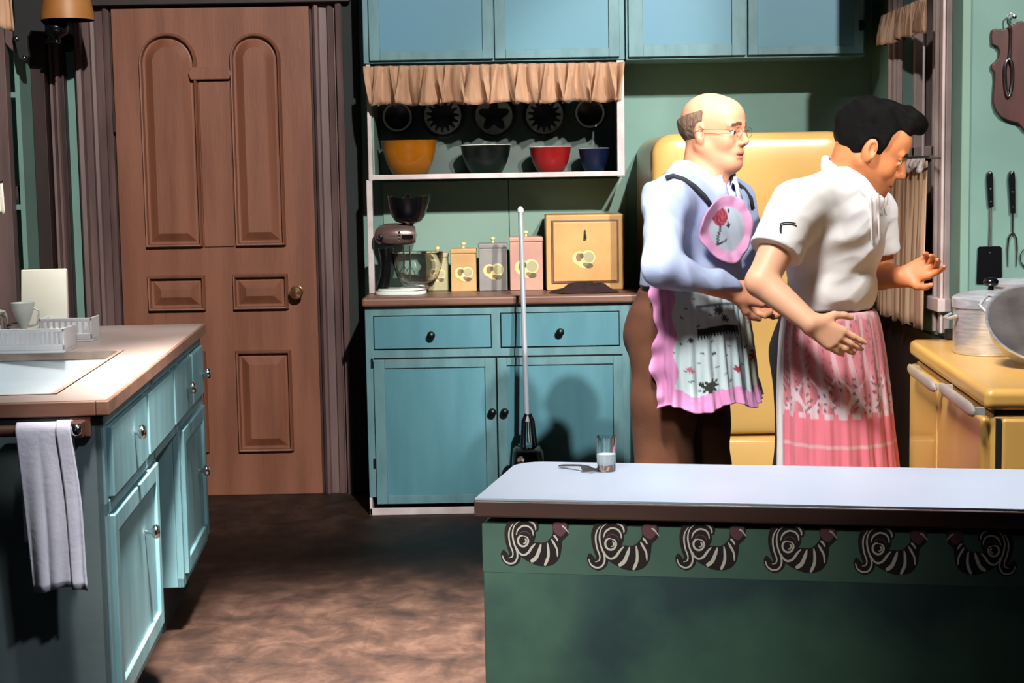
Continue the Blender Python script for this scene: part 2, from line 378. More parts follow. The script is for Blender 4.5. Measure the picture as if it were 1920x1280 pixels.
# ---- upper cabinets
YU = 6.80
def ux(px, y=60): return onY(px, y, YU).x
zb = onY(920, 116, YU).z
UT = 2.62
def cab_door(parent, x0, x1, z0, z1, y, ma, frame, knobat=None, kma=None, fr=.055, name='door'):
    """flat frame door with recessed panel, front plane at y"""
    b = MB(); b.box(x0, x0+fr, y-.018, y, z0, z1); b.box(x1-fr, x1, y-.018, y, z0, z1); b.box(x0+fr, x1-fr, y-.018, y, z0, z0+fr*.8); b.box(x0+fr, x1-fr, y-.018, y, z1-fr*.8, z1)
    d = b.build(name, frame, parent, bevel=.002)
    MB().box(x0+fr, x1-fr, y-.009, y-.001, z0+fr*.8, z1-fr*.8).build('panel', ma, d)
    if knobat: knob(d, (knobat[0], y-.018, knobat[1]), 'Y', kma or M['knob_dark'])
    return d
t = thing('upper_cabinet', 'blue double-door wall cabinet above the tan gathered valance', 'cabinet', (ux(925), 6.95, zb))
b = MB(); b.box(ux(680), ux(1171), YU, YB-.012, zb, UT)
b.build('body', M['teal_edge'], t, bevel=.003)
cab_door(t, ux(692), ux(924.5), zb+.012, UT-.03, YU, M['upper'], M['teal_edge'], fr=.045)
cab_door(t, ux(927.5), ux(1161), zb+.012, UT-.03, YU, M['upper'], M['teal_edge'], fr=.045)
t = thing('upper_cabinet', 'blue double-door wall cabinet above the refrigerator', 'cabinet', (ux(1400), 6.95, zb))
zb2 = onY(1400, 109, YU).z
b = MB(); b.box(ux(1173), ux(1622), YU, YB-.012, zb2, UT); b.build('body', M['teal_edge'], t, bevel=.003)
cab_door(t, ux(1178), ux(1398), zb2+.012, UT-.03, YU, M['upper'], M['teal_edge'], fr=.06)
cab_door(t, ux(1402), ux(1618), zb2+.012, UT-.03, YU, M['upper'], M['teal_edge'], fr=.04)
lt = onY(1614, 48, YU); 
b = MB(); b.box(lt.x-.012, lt.x+.012, YU-.03, YU-.018, lt.z-.02, lt.z+.02); b.build('latch', M['knob_dark'], t)
lt = onY(1158, 55, YU)

# ---- shelf unit under the upper cabinet
t = thing('wall_shelf_unit', 'white-edged open shelf unit below the upper cabinet, holding bowls and plates', 'shelf', (ux(925), 6.95, 1.4))
zs = onY(925, 329, YU).z; zc = .91
b = MB(); b.box(ux(684), ux(697, 250), YU, 6.83, zs-.015, zb-.002); b.box(ux(1157, 250), ux(1171, 250), YU, 6.83, zs-.015, zb-.002)
b.box(ux(684), ux(1171, 250), YU-.004, 6.83, zs-.011, zs+.011)
b.box(ux(688, 400), ux(699, 400), YU, 6.83, .912, zs-.011)
b.build('frame', M['white'], t, bevel=.003)
b = MB(); b.box(ux(686), ux(695), 6.83, YB-.012, zs-.01, zb-.002); b.box(ux(1160), ux(1170), 6.83, YB-.012, zs-.01, zb-.002)
b.box(ux(695), ux(1160), 6.83, YB-.012, zs-.009, zs+.009)
b.build('side_panel', M['wall_panel'], t)
b = MB(); b.box(ux(695), ux(1160), YB-.012, YB-.001, zs+.009, zb-.002); b.build('back_panel', mat('shaded_grey_green', '4c5a54', '3c4743', rough=.7, scale=3), t)  # darker than the other panels: shade inside the shelf put into the colour
# splash panels on the wall above the counter
b = MB(); xm = onY(955, 450, YB).x
b.box(ux(700), xm-.002, YB-.01, YB, .912, zs-.02); b.box(xm+.002, ux(1180), YB-.01, YB, .912, zs-.02)
struct('p', b.build('trim_9', M['wall_panel'], None, bevel=.002))
vt, vb = onY(925, 121, YU).z, onY(925, 194, YU).z
o = ruffle('valance', M['tan'], ux(680), ux(1170), YU-.005, vt, vb, 21, .052, seed=3, thick=.003)
tag(o, 'tan gathered cloth valance hanging below the left upper cabinet', 'valance')

# ---- bowls on the shelf
def bowl(px0, px1, pyt, pyb, y, ma, label):
    p0, p1 = onY(px0, pyt, y), onY(px1, pyt, y); r = (p1.x-p0.x)/2; h = onY((px0+px1)/2, pyt, y).z-zs-.009
    c = ((p0.x+p1.x)/2, y, zs+.010); prof = [(r*.55, 0), (r*.62, .004), (r*.8, h*.35), (r*.92, h*.7), (r*.97, h*.97), (r, h)]
    t = thing('mixing_bowl', label, 'bowl', c, 0, 'nested colour mixing bowls on the wall shelf')
    MB().lathe(prof, c, 48).build('outer_bowl', ma, t, smooth=True)
    pin = [(r, h), (r*.985, h+.002), (r*.95, h*.96), (r*.87, h*.6), (r*.7, h*.25), (r*.45, .009), (0, .008)]
    MB().lathe(pin, c, 48).build('inner_glaze', M['bowl_in'] if ma is not M['pot_yellow'] else ma, t, smooth=True)
bowl(713, 821, 265, 320, 6.95, M['pot_yellow'], 'large orange-yellow mixing bowl, leftmost on the wall shelf')
bowl(862, 959, 273, 320, 6.95, M['bowl_green'], 'dark green mixing bowl between the yellow and the red bowl')
bowl(991, 1072, 276, 320, 6.95, M['bowl_red'], 'red mixing bowl on the wall shelf')
bowl(1084, 1143, 279, 319, 6.95, M['bowl_blue'], 'small dark blue mixing bowl, rightmost on the wall shelf')
# ---- plates hung on the wall behind
for i, (px, py, rpx, teeth, lab) in enumerate([(745, 219, 29, 0, 'small dark plate with a plain white ring, leftmost in the hung row'), (830, 217, 41, 1, 'dark plate with toothed grey rim, hung above the gap beside the yellow bowl'),
        (926, 217, 41, 2, 'dark plate with a lumpy grey rim, middle of the hung row'), (1021, 216, 41, 1, 'dark plate with toothed grey rim, hung above the red bowl'),
        (1106, 212, 29, 0, 'small dark plate with a plain white ring, rightmost in the hung row')]):
    c = onY(px, py, 7.06); c.y = 7.075; k = 3000/7.06; r = rpx/k
    t = thing('hanging_plate', lab, 'plate', tuple(c), 0, 'patterned plates hung in the shelf unit')
    MB().lathe([(0, .0), (r*.6, .0), (r*.65, .006), (r*.97, .016), (r, .018), (r*.97, .02), (r*.62, .010), (0, .008)], tuple(c), 40, 'Y').build('plate', M['plate_dark'], t, smooth=60)
    b = MB(); n = 60; rings = []
    o_, i_ = (.84, .6) if teeth else (.94, .80)
    rin, rout = [], []
    for q in range(n):
        a = 2*pi*q/n; ii = i_
        if teeth == 1: ii = .74 if (q % 4) < 2 else .52
        if teeth == 2: ii = .56+.16*sin(a*5)
        rin.append((c.x+r*ii*cos(a), c.y-.0105-.010*max(0, (ii-.62))/.35-.0015, c.z+r*ii*sin(a))); rout.append((c.x+r*o_*cos(a), c.y-.0105-.010*(o_-.62)/.35-.0015, c.z+r*o_*sin(a)))
    b.loops([rin, rout]); b.build('rim_pattern', M['plate_grey'] if teeth else M['bowl_in'], t)

# ---- base cabinet along the back wall
YF = 6.58
def bx(px, y=750): return onY(px, y, YF).x
def bz(py, px=810): return onY(px, py, YF).z
bx0, bx1 = bx(688, 750), .528
t = thing('base_cabinet', 'teal base cabinet with two drawers and two doors under the brown worktop', 'cabinet', ((bx0+bx1)/2, 6.8, 0))
b = MB(); b.box(bx0, bx1, YF, YB-.014, .075, .872); b.build('body', M['teal_edge'], t, bevel=.003)
b = MB(); b.box(bx0, bx1, YF+.05, YB-.014, 0, .075); b.build('toe_kick', M['black_matte'], t)
b = MB(); b.box(bx0, bx1, YF-.004, YF+.01, 0.0, .03); b.box(bx0, bx0+.012, YF-.004, YF+.05, 0, .075); b.build('plinth_strip', M['white'], t, bevel=.002)
def drawer(x0, x1, z0, z1, kx, kz):
    d = MB().box(x0, x1, YF-.012, YF, z0, z1).build('drawer', M['teal'], t, bevel=.002)
    knob(d, (kx, YF-.012, kz), 'Y', M['knob_dark'])
    g = MB()
    for a in ((x0-.004, x1+.004, z1, z1+.004), (x0-.004, x1+.004, z0-.004, z0), (x0-.004, x0, z0, z1), (x1, x1+.004, z0, z1)): g.box(a[0], a[1], YF-.002, YF, a[2], a[3])
    g.build('drawer_gap', M['knob_dark'], d)
drawer(bx(702, 620), bx(920, 620), bz(652), bz(592), bx(809, 627), bz(627))
drawer(bx(940, 620), bx(1160, 620), bz(652), bz(590), bx(1050, 627), bz(625))
xl, xm_, xr = bx(703), bx(932), bx(1168)
b = MB()
cab_door(t, xl, xm_-.003, bz(942), bz(672), YF, M['teal'], M['teal_edge'], (bx(923), bz(772)), fr=.045)
cab_door(t, xm_+.003, xr, bz(942), bz(672), YF, M['teal'], M['teal_edge'], (bx(946), bz(772)), fr=.04)
b.box(xm_-.003, xm_+.003, YF-.006, YF, bz(942), bz(672)); b.box(xl, xr, YF-.006, YF, bz(672), bz(669)); b.build('door_gap', M['knob_dark'], t)
for zz in (.2, .62): box('hinge', M['knob_dark'], t, xl-.012, xl-.004, YF-.008, YF, zz, zz+.04, .001)
wt = box('worktop', M['back_top'], None, bx(679, 565), .542, YF-.03, YB-.014, .874, .912, .012, seg=4)
tag(wt, 'brown wooden worktop on the teal base cabinet at the back wall', 'worktop')
# ------------------------------------------------------------------ things on the back worktop
ZW = .912
def wp(px, py, y): return onY(px, py, y)
# apple motif shared by the tins: flat painted fruit in two lobes with leaves
def motif(parent, cx, y, cz, r):
    b = MB()
    def disc(dx, dz, rr, m, h, sx=1):
        n = 24; b.prism([(cx+dx+rr*sx*cos(2*pi*i/n), cz+dz+rr*sin(2*pi*i/n)) for i in range(n)], lambda u, v, d: (u, y-d, v), 0, h, m)
    disc(-r*.42, r*.05, r*.62, 0, .0012); disc(r*.36, r*.12, r*.62, 0, .0013); disc(0, -r*.25, r*.6, 0, .0014)
    disc(r*.42, r*.12, r*.46, 3, .0018); disc(-r*.45, r*.12, r*.38, 2, .0020, .7); disc(-r*.2, r*.25, r*.24, 1, .0024, .7); disc(r*.42, -r*.62, r*.22, 1, .0022, 1.7); disc(r*.1, -r*.5, r*.16, 2, .0024, 1.4)
    b.build('fruit_motif', [M['fruit'], M['leaf'], M['fruit_brown'], M['canister_pale']], parent)
def tin(px0, px1, pyt, ma, y, label, mt=True):
    x0, x1 = wp(px0, 500, y).x, wp(px1, 500, y).x; zt_ = wp((px0+px1)/2, pyt, y).z; w = x1-x0; cx = (x0+x1)/2
    t = thing('canister', label, 'canister', (cx, y+w/2, ZW), 0, 'fruit-painted kitchen canisters')
    box('body', ma, t, x0, x1, y, y+w*.95, ZW, zt_-.022, .004)
    box('lid', ma, t, x0-.002, x1+.002, y-.002, y+w*.95+.002, zt_-.022, zt_, .006, seg=3)
    MB().lathe([(.006, 0), (.005, .008), (.011, .016), (.009, .024), (0, .026)], (cx, y+w/2, zt_), 20).build('knob', M['fruit'], t, smooth=True)
    if mt: motif(t, cx+w*.02, y, ZW+(zt_-ZW)*.42, w*.36)
tin(800, 840, 474, M['canister_pale'], 6.90, 'smallest pale canister, half hidden behind the glass mixer bowl')
tin(845, 893, 466, M['canister_tan'], 6.84, 'small tan canister painted with fruit, next to the mixer')
tin(898, 951, 456, M['canister_grey'], 6.84, 'medium grey canister painted with fruit, between tan and pink ones')
tin(956, 1018, 444, M['canister_pink'], 6.84, 'tallest pink canister painted with fruit, behind the vacuum handle')
# bread box
y = 6.80; x0, x1 = wp(1024, 480, y).x, wp(1170, 480, y).x; zt_ = wp(1097, 402, y).z; cx = (x0+x1)/2
t = thing('bread_box', 'golden square bread box with fruit painted on its front door', 'bread box', (cx, 6.9, ZW))
b = MB(); b.box(x0, x1, y, 7.05, ZW, zt_); b.build('body', M['bread'], t, bevel=.006, seg=3)
f = MB(); f.box(x0+.022, x1-.022, y-.006, y, ZW+.03, zt_-.022); fr = f.build('door_rim', M['back_top'], t, bevel=.003)
dd = MB(); dd.box(x0+.03, x1-.03, y-.014, y-.004, ZW+.038, zt_-.03); dd = dd.build('door', M['bread'], t, bevel=.006, seg=3)
motif(dd, cx-.005, y-.014, ZW+(zt_-ZW)*.42, .048)
hz_ = wp(1098, 440, y).z
MB().lathe([(0, 0), (.006, .002), (.008, .012), (.005, .03), (.004, .042), (0, .045)], (cx, y-.019, hz_-.022), 14).build('handle', M['chrome'], dd, smooth=True)
# dark crumpled cloth before the bread box
def blob_cloth(name, label, cat, cx, cy, z, rx, ry, h, ma, seed, drop=None):
    rnd = np.random.RandomState(seed); ph = rnd.rand(6)*6; b = MB(); rings = []
    for j in range(13):
        rr = j/12; row = []
        for i in range(48):
            a = 2*pi*i/48; e = 1+.16*sin(3*a+ph[0])+.1*sin(7*a+ph[1])
            x = cx+rx*rr*e*cos(a); y_ = cy+ry*rr*e*sin(a)
            hh = h*(1-rr**2.2)*(1+.35*sin(6*a+ph[2]+rr*4)*rr+.25*sin(11*rr+ph[3]+2*a))+.003
            row.append((x, y_, z+max(.002, hh)))
        rings.append(row)
    b.loops(rings[::-1], cap1=True)
    b.add([(p[0], p[1], z+.0005) for p in rings[-1]], [tuple(range(48))])
    return tag(b.build(name, ma, None, smooth=80), label, cat)
blob_cloth('oven_cloth', 'crumpled dark maroon cloth on the worktop in front of the bread box', 'cloth', onY(1095, 545, 6.66).x, 6.655, ZW, .13, .07, .035, M['cloth_dark'], 3)
# stand mixer
y = 6.74
def q(px, py, yy=y): return onY(px, py, yy)
base = q(745, 545); t = thing('stand_mixer', 'brown and chrome stand mixer with black juicer bowl on top and glass bowl below', 'mixer', (base.x, y, ZW))
b = MB(); n = 32
def stad(x0, x1, ry, n=16):
    return [(x1-ry+ry*cos(a), ry*sin(a)) for a in [-pi/2+pi*k/n for k in range(n+1)]]+[(x0+ry+ry*cos(a), ry*sin(a)) for a in [pi/2+pi*k/n for k in range(n+1)]]
bx_0, bx_1 = q(703, 545).x, q(800, 545).x
b.prism(stad(bx_0, bx_1, .07), lambda u, v, d: (u, y+v, d), ZW, ZW+.016); b.prism(stad(bx_0+.01, bx_1-.01, .06), lambda u, v, d: (u, y+v, d), ZW+.016, ZW+.026)
b.build('base', M['bowl_in'], t, bevel=.004)
c0 = q(716, 520); c1 = q(724, 465)
b = MB()
for k in range(6):
    pass
rings = []
for k in range(9):
    v = k/8; xc_ = c0.x+(c1.x-c0.x)*v+.008*sin(v*pi); w_ = .026-.008*sin(v*pi)+.004*v; z = ZW+.02+(c1.z-ZW-.02)*v
    rings.append([(xc_+w_*cos(a)*1.1, y+w_*1.1*sin(a), z) for a in [2*pi*i/20 for i in range(20)]])
b.loops(rings, 0, True, True); b.build('column', M['black'], t, smooth=60)
hx0, hx1 = q(702, 440).x, q(779, 440).x; hz0, hz1 = q(740, 466).z, q(740, 420).z; hc = (hz0+hz1)/2
b = MB(); rings = []
for v, s in [(0, .15), (.03, .5), (.12, .8), (.3, .98), (.55, 1), (.8, .92), (.93, .8), (1, .7)]:
    xx = hx0+(hx1-hx0)*v; hh = (hz1-hz0)/2*s; rings.append([(xx, y+.048*s*cos(a), hc+.004+hh*sin(a)*(1.0 if sin(a) > 0 else .85)) for a in [2*pi*i/28 for i in range(28)]])
b.loops(rings, 0, True, True); hd = b.build('motor_head', M['mixer'], t, smooth=60)
b = MB(); xx = hx0+(hx1-hx0)*.62
b.loops([[(xx+d, y+.0492*s*cos(a), hc+.004+.0345*s*sin(a)) for a in [2*pi*i/28 for i in range(28)]] for d, s in ((-.006, .9), (-.004, 1.03), (.004, 1.03), (.006, .9))]); b.build('chrome_band', M['chrome'], hd, smooth=60)
box('control_slot', M['black'], hd, xx+.012, hx1-.008, y-.051, y-.03, hc-.008, hc+.008, .002)
MB().lathe([(.01, 0), (.012, .01), (.008, .02), (0, .022)], (hx0+.03, y-.044, hc), 16, 'Y').build('speed_knob', M['black'], hd, smooth=True)
# juicer bowl on top of the head
jc = q(766, 418); jt = q(766, 368)
b = MB(); jr = (q(806, 375).x-q(727, 375).x)/2; H = jt.z-jc.z
def jl(rr, h, a): return (jc.x+rr*cos(a), y+rr*sin(a), jc.z+h)
rings = []
for rr, h in [(.4*jr, 0), (.62*jr, .008), (.78*jr, H*.25), (.93*jr, H*.6), (jr, H), (.97*jr, H+.001), (.88*jr, H*.6), (.7*jr, H*.25), (.3*jr, .012)]:
    rings.append([jl(rr*(1.12 if (i in (0, 1, 35) and h > H*.8) else 1), h+(.006*cos(2*pi*i/36*2) if h > H*.8 else 0), 2*pi*i/36) for i in range(36)])
b.loops(rings, 0, True, True); jb = b.build('juicer_bowl', M['black'], t, smooth=50)
MB().lathe([(.3*jr, .01), (.36*jr, H*.4), (.3*jr, H*.8), (.16*jr, H*1.05), (0, H*1.12)], tuple(jc), 24).build('reamer', M['black'], jb, smooth=60)
MB().lathe([(.018, -.02), (.022, -.006), (.03, 0)], tuple(jc), 20).build('juicer_collar', M['black'], t, smooth=60)
# glass bowl and beaters
gt, gb = q(782, 474), q(775, 541); gr = (q(832, 480).x-q(733, 480).x)/2; gx_ = (q(832, 480).x+q(733, 480).x)/2; gz = ZW+.028; gh = gt.z-gz
pro = [(gr*.45, 0), (gr*.55, .004), (gr*.78, gh*.3), (gr*.93, gh*.65), (gr, gh), (gr*.985, gh+.003), (gr*.965, gh), (gr*.89, gh*.64), (gr*.74, gh*.31), (gr*.5, .01), (0, .009)]
MB().lathe([(0, 0)]+pro, (gx_, y, gz), 48).build('glass_bowl', M['glass'], t, smooth=60)
MB().lathe([(.055, -.002), (.062, .0), (.062, .006), (.055, .008)], (gx_-.02, y, ZW+.022), 32).build('turntable', M['bowl_in'], t, smooth=60)
for k, dx in enumerate((-.012, .014)):
    b = MB(); xb_ = q(762, 466).x+dx; zt2 = hz0+.012; b.tube([(xb_, y, zt2), (xb_, y, gz+.085)], .0035, 10)
    for a in (0, pi/2, pi, 3*pi/2):
        b.tube([(xb_, y, gz+.088)]+[(xb_+.020*sin(pi*s)*cos(a), y+.020*sin(pi*s)*sin(a), gz+.088-.07*s) for s in (.2, .4, .6, .8)]+[(xb_, y, gz+.018)], .0016, 6)
    b.build('beater', M['chrome'], t, smooth=60)

# ------------------------------------------------------------------ upright vacuum leaning in front of the base cabinet
yv = 6.40
t = thing('upright_vacuum', 'black upright vacuum cleaner with long chrome handle before the base cabinet', 'vacuum cleaner', (onY(990, 900, yv-.15).x, yv-.1, 0))
pt, pb = onY(976, 396, 6.52), onY(988, 790, yv-.02)
b = MB(); b.tube([pt+(pb-pt)*k/10 for k in range(11)], .0105, 16); b.build('handle_tube', mat('polished_tube_metal', 'c4cad2', rough=.2, metal=.45), t, smooth=60)
b = MB(); dv = (pt-pb).normalized(); b.tube([pt-dv*.004, pt+dv*.01, pt+dv*.02], [.0125, .0125, .005], 16); b.build('handle_tip', M['plastic'], t, smooth=60)
f0, f1 = onY(990, 785, yv-.02), onY(992, 838, yv-.04)
b = MB()
for s in (-1, 1): b.tube([f0+Vector((s*.006, 0, .02)), f0+Vector((s*.017, 0, -.01)), f1+Vector((s*.024, 0, .0)), f1+Vector((s*.03, -.02, -.06))], [.008, .010, .011, .011], 12)
b.build('fork', M['black'], t, smooth=60)
b = MB(); b.tube([f0+Vector((0, -.01, -.01)), f1+Vector((0, -.01, .02))], [.006, .008], 12); b.build('fork_spring', M['chrome'], t, smooth=60)
# body: rounded motor housing
m0 = onY(990, 838, yv-.06); hw = .062; rings = []
for zf, w_, d0, d1 in [(m0.z, .8, -.03, .05), (m0.z-.012, 1, -.06, .075), (m0.z-.06, 1.05, -.10, .085), (m0.z-.13, 1.12, -.13, .09), (.16, 1.25, -.17, .09), (.10, 1.9, -.24, .08), (.045, 2.2, -.27, .06), (.02, 2.1, -.26, .05)]:
    n = 24; rings.append([(m0.x+hw*w_*np.sign(cos(a))*abs(cos(a))**.6, yv-.06+(d0+d1)/2+(d1-d0)/2*np.sign(sin(a))*abs(sin(a))**.6, zf) for a in [2*pi*i/n for i in range(n)]])
MB().loops(rings, 0, True, True).build('motor_housing', M['black'], t, smooth=50)
for wx_ in (-.07, .05): MB().lathe([(0, 0), (.028, .002), (.03, .02), (0, .022)], (m0.x+wx_, yv-.10, .03), 20, 'X').build('wheel', M['black_matte'], t, smooth=50)
hl = onY(965, 846, yv-.17); MB().lathe([(0, 0), (.012, .001), (.016, -.006), (.0, -.010)], (m0.x-.03, yv-.165, m0.z-.035), 18, 'Y').build('headlight', M['chrome'], t, smooth=60)

# ------------------------------------------------------------------ refrigerator
yf = 6.28; fx0, fx1 = onY(1225, 500, yf).x, onY(1596, 500, yf).x; fz = onY(1400, 248, yf).z
def rrect(x0, x1, z0, z1, r, n=10):
    return [(x0, z0), (x1, z0)]+[(x1-r+r*cos(a), z1-r+r*sin(a)) for a in [pi/2*k/n for k in range(n+1)]]+[(x0+r+r*cos(a), z1-r+r*sin(a)) for a in [pi/2+pi/2*k/n for k in range(n+1)]]
t = thing('refrigerator', 'round-shouldered yellow refrigerator behind the two men', 'refrigerator', ((fx0+fx1)/2, 6.65, 0))
b = MB(); b.prism(rrect(fx0, fx1, .06, fz, .085), lambda u, v, d: (u, d, v), yf+.075, YB-.02); b.build('cabinet', M['fridge'], t, bevel=.02, seg=4)
pr = rrect(fx0, fx1, .36, fz, .085); cx_, cz_ = (fx0+fx1)/2, (fz+.36)/2
def inset(pts, d, x0, x1, z0, z1): return [(x0+d+(u-x0)*(x1-x0-2*d)/(x1-x0), z0+d+(v-z0)*(z1-z0-2*d)/(z1-z0)) for u, v in pts]
b = MB(); rings = []
for d, h in [(0, 0), (0, .02), (.004, .035), (.014, .048), (.03, .056), (.06, .062), (.12, .066)]:
    rings.append([(u, yf+.066-h, v) for u, v in inset(pr, d, fx0, fx1, .36, fz)])
b.loops(rings, 0, True, True); dd = b.build('door', M['fridge'], t, smooth=50)
b = MB(); rings = []
pr2 = [(fx0, .09), (fx1, .09), (fx1, .35), (fx0, .35)]
for d, h in [(0, 0), (0, .035), (.006, .05), (.02, .058)]: rings.append([(u, yf+.066-h, v) for u, v in inset(pr2, d, fx0, fx1, .09, .35)])
b.loops(rings, 0, True, True); b.build('lower_drawer', M['fridge'], t, smooth=50)
box('toe_kick', M['black_matte'], t, fx0+.02, fx1-.02, yf+.06, yf+.4, 0, .085)
hp = onY(1262, 470, yf); b = MB(); b.tube([(fx0+.06, yf+.005, 1.02), (fx0+.06, yf-.035, 1.03), (fx0+.062, yf-.045, 1.10), (fx0+.06, yf-.035, 1.17), (fx0+.06, yf+.005, 1.18)], [.008, .011, .012, .011, .008], 14)
b.build('handle', M['chrome'], dd, smooth=60)

# ------------------------------------------------------------------ stove on the right
SZ = .912
Ns, Fs = onZ(1851, 730, SZ), onZ(1708, 636, SZ)
syaw = math.atan2(-(Fs.x-Ns.x), Fs.y-Ns.y); sy_n, sy_f, sx = Ns.y, Fs.y, Ns.x
t = thing('stove', 'mustard yellow kitchen stove with chrome-handled doors facing left', 'stove', (Ns.x, Ns.y, 0), syaw)
MSt = wmat(t); MSi = MSt.inverted(); SL = (Fs-Ns).length; SD = .68
def sp(px, py, x=-.006):
    o_ = MSi @ CO; d = MSi.to_3x3() @ ray(px, py); return o_+d*((x-o_.x)/d.x)
kw = dict(local=True)
b = MB(); b.box(.012, SD, .012, SL, .08, .855); b.build('body', M['yellow'], t, bevel=.018, seg=4, **kw)
b = MB(); b.box(-.004, SD, 0, SL+.01, .864, SZ); b.build('top', M['yellow'], t, bevel=.018, seg=5, **kw)
b = MB(); b.box(.02, SD-.01, .02, SL-.01, .85, .868); b.build('top_gap', M['black_matte'], t, **kw)
b = MB(); b.box(.06, SD-.03, .05, SL-.05, 0, .085); b.build('toe_kick', M['black_matte'], t, **kw)
ym = sp(1757, 730).y; satin = mat('satin_metal', 'c9c4bc', 'b9b4ac', rough=.35, metal=.5, scale=9)
for (ya, yb, pa, pb_) in ((.035, ym-.004, (1828, 766), (1762, 731)), (ym+.004, SL-.02, (1754, 722), (1703, 694))):
    b = MB(); b.box(-.006, .02, ya, yb, .12, .845); d = b.build('door', M['yellow'], t, bevel=.010, seg=4, **kw)
    q0, q1 = sp(*pa, -.03), sp(*pb_, -.03); yl, yr = q0.y, q1.y; zc_ = (q0.z+q1.z)/2
    hh = MB(); rings = []
    for v, s_ in [(0, .3), (.05, .8), (.15, 1), (.85, 1), (.95, .8), (1, .3)]:
        yy = yl+(yr-yl)*v; rings.append([(-.030+.008*s_*cos(a), yy, q0.z+(q1.z-q0.z)*v*0+zc_-q0.z+.016*s_*sin(a)) for a in [2*pi*i/18 for i in range(18)]])
    hh.loops(rings, 0, True, True)
    for e_ in (yl+.02, yr-.035): hh.box(-.026, -.004, e_, e_+.015, zc_-.008, zc_+.008)
    hh.build('handle', satin, d, smooth=60, **kw)
box('side_panel', M['yellow'], t, .035, SD-.02, .003, .02, .12, .845, .008, seg=3, **kw)
box('corner_seam', M['black_matte'], t, .022, .033, .006, .02, .12, .845, 0, **kw)
vb0 = MSi @ onZ(1768, 634, SZ)
box('flue_block', M['black_matte'], t, vb0.x, vb0.x+.08, SL-.03, SL+.005, SZ, SZ+.03, .004, **kw)
# stock pot
pl, prr = onZ(1790, 662, SZ), None
yp = 4.22; SZ += .001
pw0, pw1 = onY(1789, 600, yp).x, onY(1925, 600, yp).x; pr_ = (pw1-pw0)/2; pcx = (pw0+pw1)/2; ph_ = onY(1850, 566, yp).z-SZ
t = thing('stock_pot', 'aluminium stock pot with lid and black knob on the stove', 'pot', (pcx, yp, SZ))
MB().lathe([(0, 0), (pr_*.96, 0), (pr_, .008), (pr_, ph_), (pr_*1.02, ph_+.004), (pr_*.97, ph_+.004), (pr_*.97, .01), (0, .008)], (pcx, yp, SZ), 64).build('pot_body', M['alu'], t, smooth=50)
lid = MB().lathe([(pr_*1.035, ph_-.012), (pr_*1.045, ph_+.002), (pr_*1.04, ph_+.012), (pr_*.98, ph_+.018), (pr_*.7, ph_+.026), (pr_*.3, ph_+.031), (0, ph_+.032)], (pcx, yp, SZ), 64).build('lid', M['alu'], t, smooth=40)
MB().lathe([(.008, 0), (.007, .010), (.018, .014), (.02, .024), (.014, .032), (0, .034)], (pcx, yp, SZ+ph_+.031), 24).build('knob', M['black'], lid, smooth=60)
for s in (-1,):
    b = MB(); b.tube([(pcx+pr_*cos(a_)*1.0, yp+pr_*sin(a_), SZ+ph_*.72) for a_ in (-1.95,)]+[(pcx+(pr_+.028)*cos(a_), yp+(pr_+.028)*sin(a_), SZ+ph_*.72-.01) for a_ in (-1.85, -1.6, -1.35)]+[(pcx+pr_*cos(-1.25), yp+pr_*sin(-1.25), SZ+ph_*.72)], .005, 10)
    b.build('side_handle', M['alu'], t, smooth=60)
b = MB(); b.tube([(pcx-pr_, yp+.03, SZ+ph_*.76), (pcx-pr_-.02, yp+.02, SZ+ph_*.7), (pcx-pr_-.02, yp-.02, SZ+ph_*.7), (pcx-pr_, yp-.03, SZ+ph_*.76)], .0045, 10); b.build('side_handle', M['alu'], t, smooth=60)
# second shallow lid/pan behind the pot at the right
c2 = onY(1925, 528, 4.55); r2 = .105; 
t = thing('second_pot', 'aluminium pot behind the stock pot, cut by the right frame edge', 'pot', (c2.x, 4.52, SZ))
h2 = c2.z-SZ
MB().lathe([(0, 0), (r2*.98, 0), (r2, .008), (r2, h2-.012), (r2*1.05, h2-.008), (r2*1.05, h2), (r2*.9, h2+.008), (0, h2+.012)], (c2.x, 4.53, SZ), 48).build('pot_body', M['alu'], t, smooth=50)
# frying pan propped against the pot
py_ = onY(1928, 634, 3.98)
t = thing('frying_pan', 'round dark-bottomed aluminium pan leaning against the stock pot', 'pan', (py_.x, 3.97, SZ))
rp = .128; tilt = R(42); Mt = Matrix.Rotation(tilt, 4, 'X') @ Matrix.Rotation(R(0), 4, 'Y')
cc = Vector((py_.x+.008, 3.945, SZ+rp*.86*sin(tilt)+.004))
prof = [(0, -.004), (rp*.82, -.004), (rp*.9, 0), (rp, .034), (rp*1.035, .038), (rp*1.03, .042), (rp*.975, .039), (rp*.87, .005)]
MB().lathe(prof, cc, 56, M4=Mt).build('pan_body', M['alu'], t, smooth=50)
MB().lathe([(rp*.965, .0385), (rp*.868, .0052), (rp*.8, .001), (0, .001)], cc, 56, M4=Mt).build('pan_inside', M['pan_in'], t, smooth=50)
for a_ in (2.75, 3.3):
    c_ = cc+(Mt @ Vector((rp*.86*cos(a_), rp*.86*sin(a_), .016))); MB().lathe([(.005, 0), (.006, .003), (.003, .006), (0, .0065)], c_, 12, M4=Mt @ Matrix.Rotation(R(55), 4, 'Y')).build('rivet', M['chrome'], t, smooth=60)
hp0 = cc+(Mt @ Vector((rp*cos(2.9), rp*sin(2.9), .03)))
b = MB(); b.tube([cc+(Mt @ Vector((rp*1.0*cos(a_), rp*1.0*sin(a_), .02))) for a_ in (2.2,)]+[cc+(Mt @ Vector(((rp+.022)*cos(a_), (rp+.022)*sin(a_), .022))) for a_ in (2.3, 2.45, 2.6)]+[cc+(Mt @ Vector((rp*cos(2.7), rp*sin(2.7), .02)))], .0045, 10); b.build('side_handle', M['alu'], t, smooth=60)

